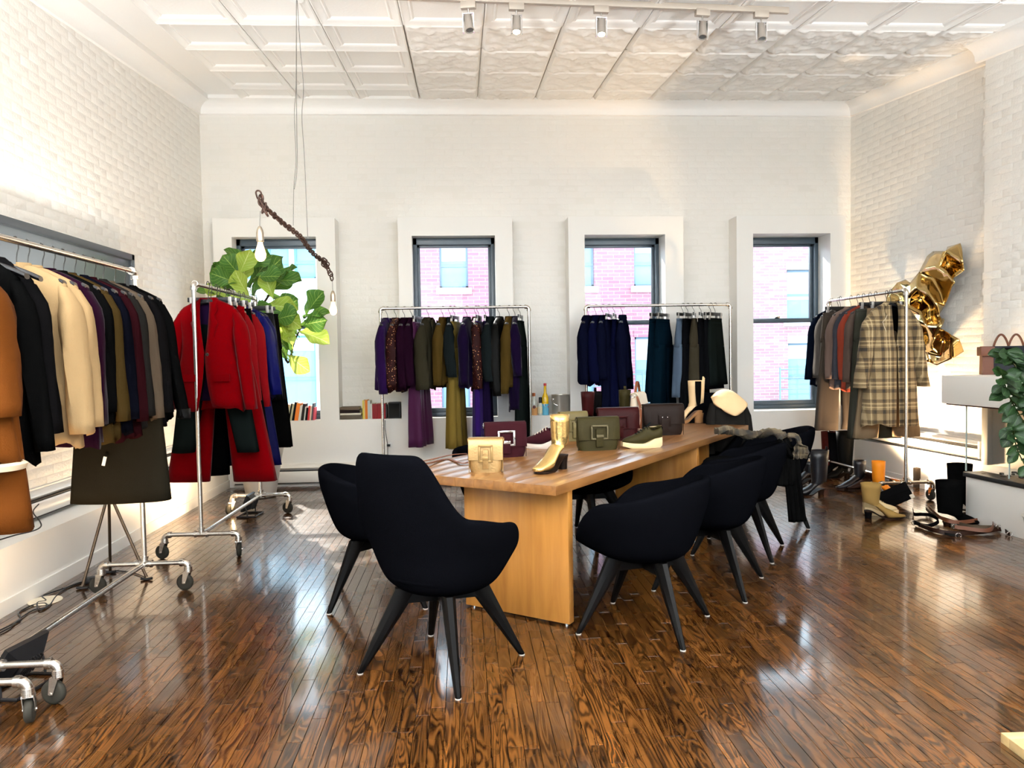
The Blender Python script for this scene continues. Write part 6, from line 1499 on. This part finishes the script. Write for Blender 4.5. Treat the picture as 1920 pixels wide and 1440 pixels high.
def bottle(label, px, y_, prof, gm, cap, capm, labelm=None, lab=(.03, .10), r=.035, extra=None):
    v = atY(px, 779, YW+.10); t = thing('bottle', label, 'bottle', (v.x, YW+y_, NZ), 0, 'bottles in the niche')
    MB().lathe(prof, 22).build('glass', gm, t); MB().lathe([(cap[0], cap[1]), (cap[0], cap[2]), (cap[0]*.6, cap[2]+.002)], 16).build('cap', capm, t)
    if labelm: MB().lathe([(r+.0012, lab[0]), (r+.0012, lab[1])], 22, cap=False).build('label', labelm, t)
    if extra: extra(t)
    return t
CLR = mat('clear_pale_glass', (.62, .64, .58), .08, spec=.8); AMB = mat('amber_spirit_glass', (.36, .19, .05), .1); LIQ = mat('tan_label_paper', srgb(206, 150, 92), .7); CRL = mat('cream_label_paper', srgb(226, 214, 178), .7); YEL = mat('yellow_bottle_glass', srgb(222, 178, 30), .2); BLU = mat('sky_blue_label', srgb(84, 160, 190), .5); REDP = mat('red_cap_plastic', srgb(190, 46, 50), .4); DARKR = mat('dark_red_label', srgb(86, 40, 34), .7)
bottle('amber bottle with gold and dark red label behind the rack post', 988, .12, [(.034, 0), (.037, .005), (.037, .14), (.014, .19), (.013, .26), (.015, .265)], AMB, (.015, .245, .285), BLACKPL, DARKR, (.0, .10), .037)
bottle('clear bottle with tan label and cork-coloured stopper', 1001, .08, [(.034, 0), (.037, .005), (.037, .13), (.033, .15), (.014, .175), (.013, .215)], CLR, (.019, .21, .245), F('cork_brown', (176, 104, 66), .8), LIQ, (.0, .085), .037, lambda t: MB().cyl((0, -.036, .092), (0, -.0395, .092), .018, n=18).build('label_emblem', DARKR, t))
bottle('short clear bottle with tall black cap and cream label', 1013, .07, [(.029, 0), (.032, .004), (.032, .11), (.015, .135), (.014, .155)], CLR, (.0175, .135, .198), BLACKPL, CRL, (.02, .095), .032)
def bl(t):
    MB().cyl((-.008, -.034, .115), (-.008, -.0385, .115), .013, n=20).build('white_disc', TRIMW, t); MB().cyl((-.008, -.037, .115), (-.008, -.0395, .115), .006, n=14).build('black_disc', BLACKPL, t)
    MB().cbox(.012, .03, -.032, -.024, .085, .100, .002).build('pink_patch', F('pink_paint', (206, 96, 118), .6), t); MB().cbox(-.02, -.002, -.0345, -.026, .155, .195, .003).build('blue_patch', F('mid_blue_paint', (96, 134, 190), .6), t)
bottle('tall yellow and blue bottle with red cap in the niche', 1022, .06, [(.035, 0), (.038, .006), (.038, .19), (.030, .215), (.016, .25), (.014, .33), (.016, .335)], YEL, (.0165, .325, .352), REDP, BLU, (.0, .125), .038, bl)
v = atY(1051, 779, YW+.13); t = thing('metal_bucket', 'galvanised metal ice bucket with a side knob in the niche', 'bucket', (v.x, YW+.125, NZ)); GALV = mat('dull_tin', (.55, .52, .46), .38, .75)
MB().lathe([(.098, 0), (.10, .004), (.10, .215), (.105, .222), (.098, .222), (.094, .21), (.092, .02)], 32).build('bucket_body', GALV, t); MB().ball((-.088, -.05, .17), .014, 12).build('knob', CHROME, t)
MB().tube([(-.105*cos(a)+.0, -.105*sin(a)*.5-.04, .17-.07*sin(a)) for a in [pi*k/12*.5 for k in range(13)]], .003, 6).build('bail_handle', CHROME, t)
# small silver ornament on the heater near the boots
v = atY(1508, 866, YW-.05);
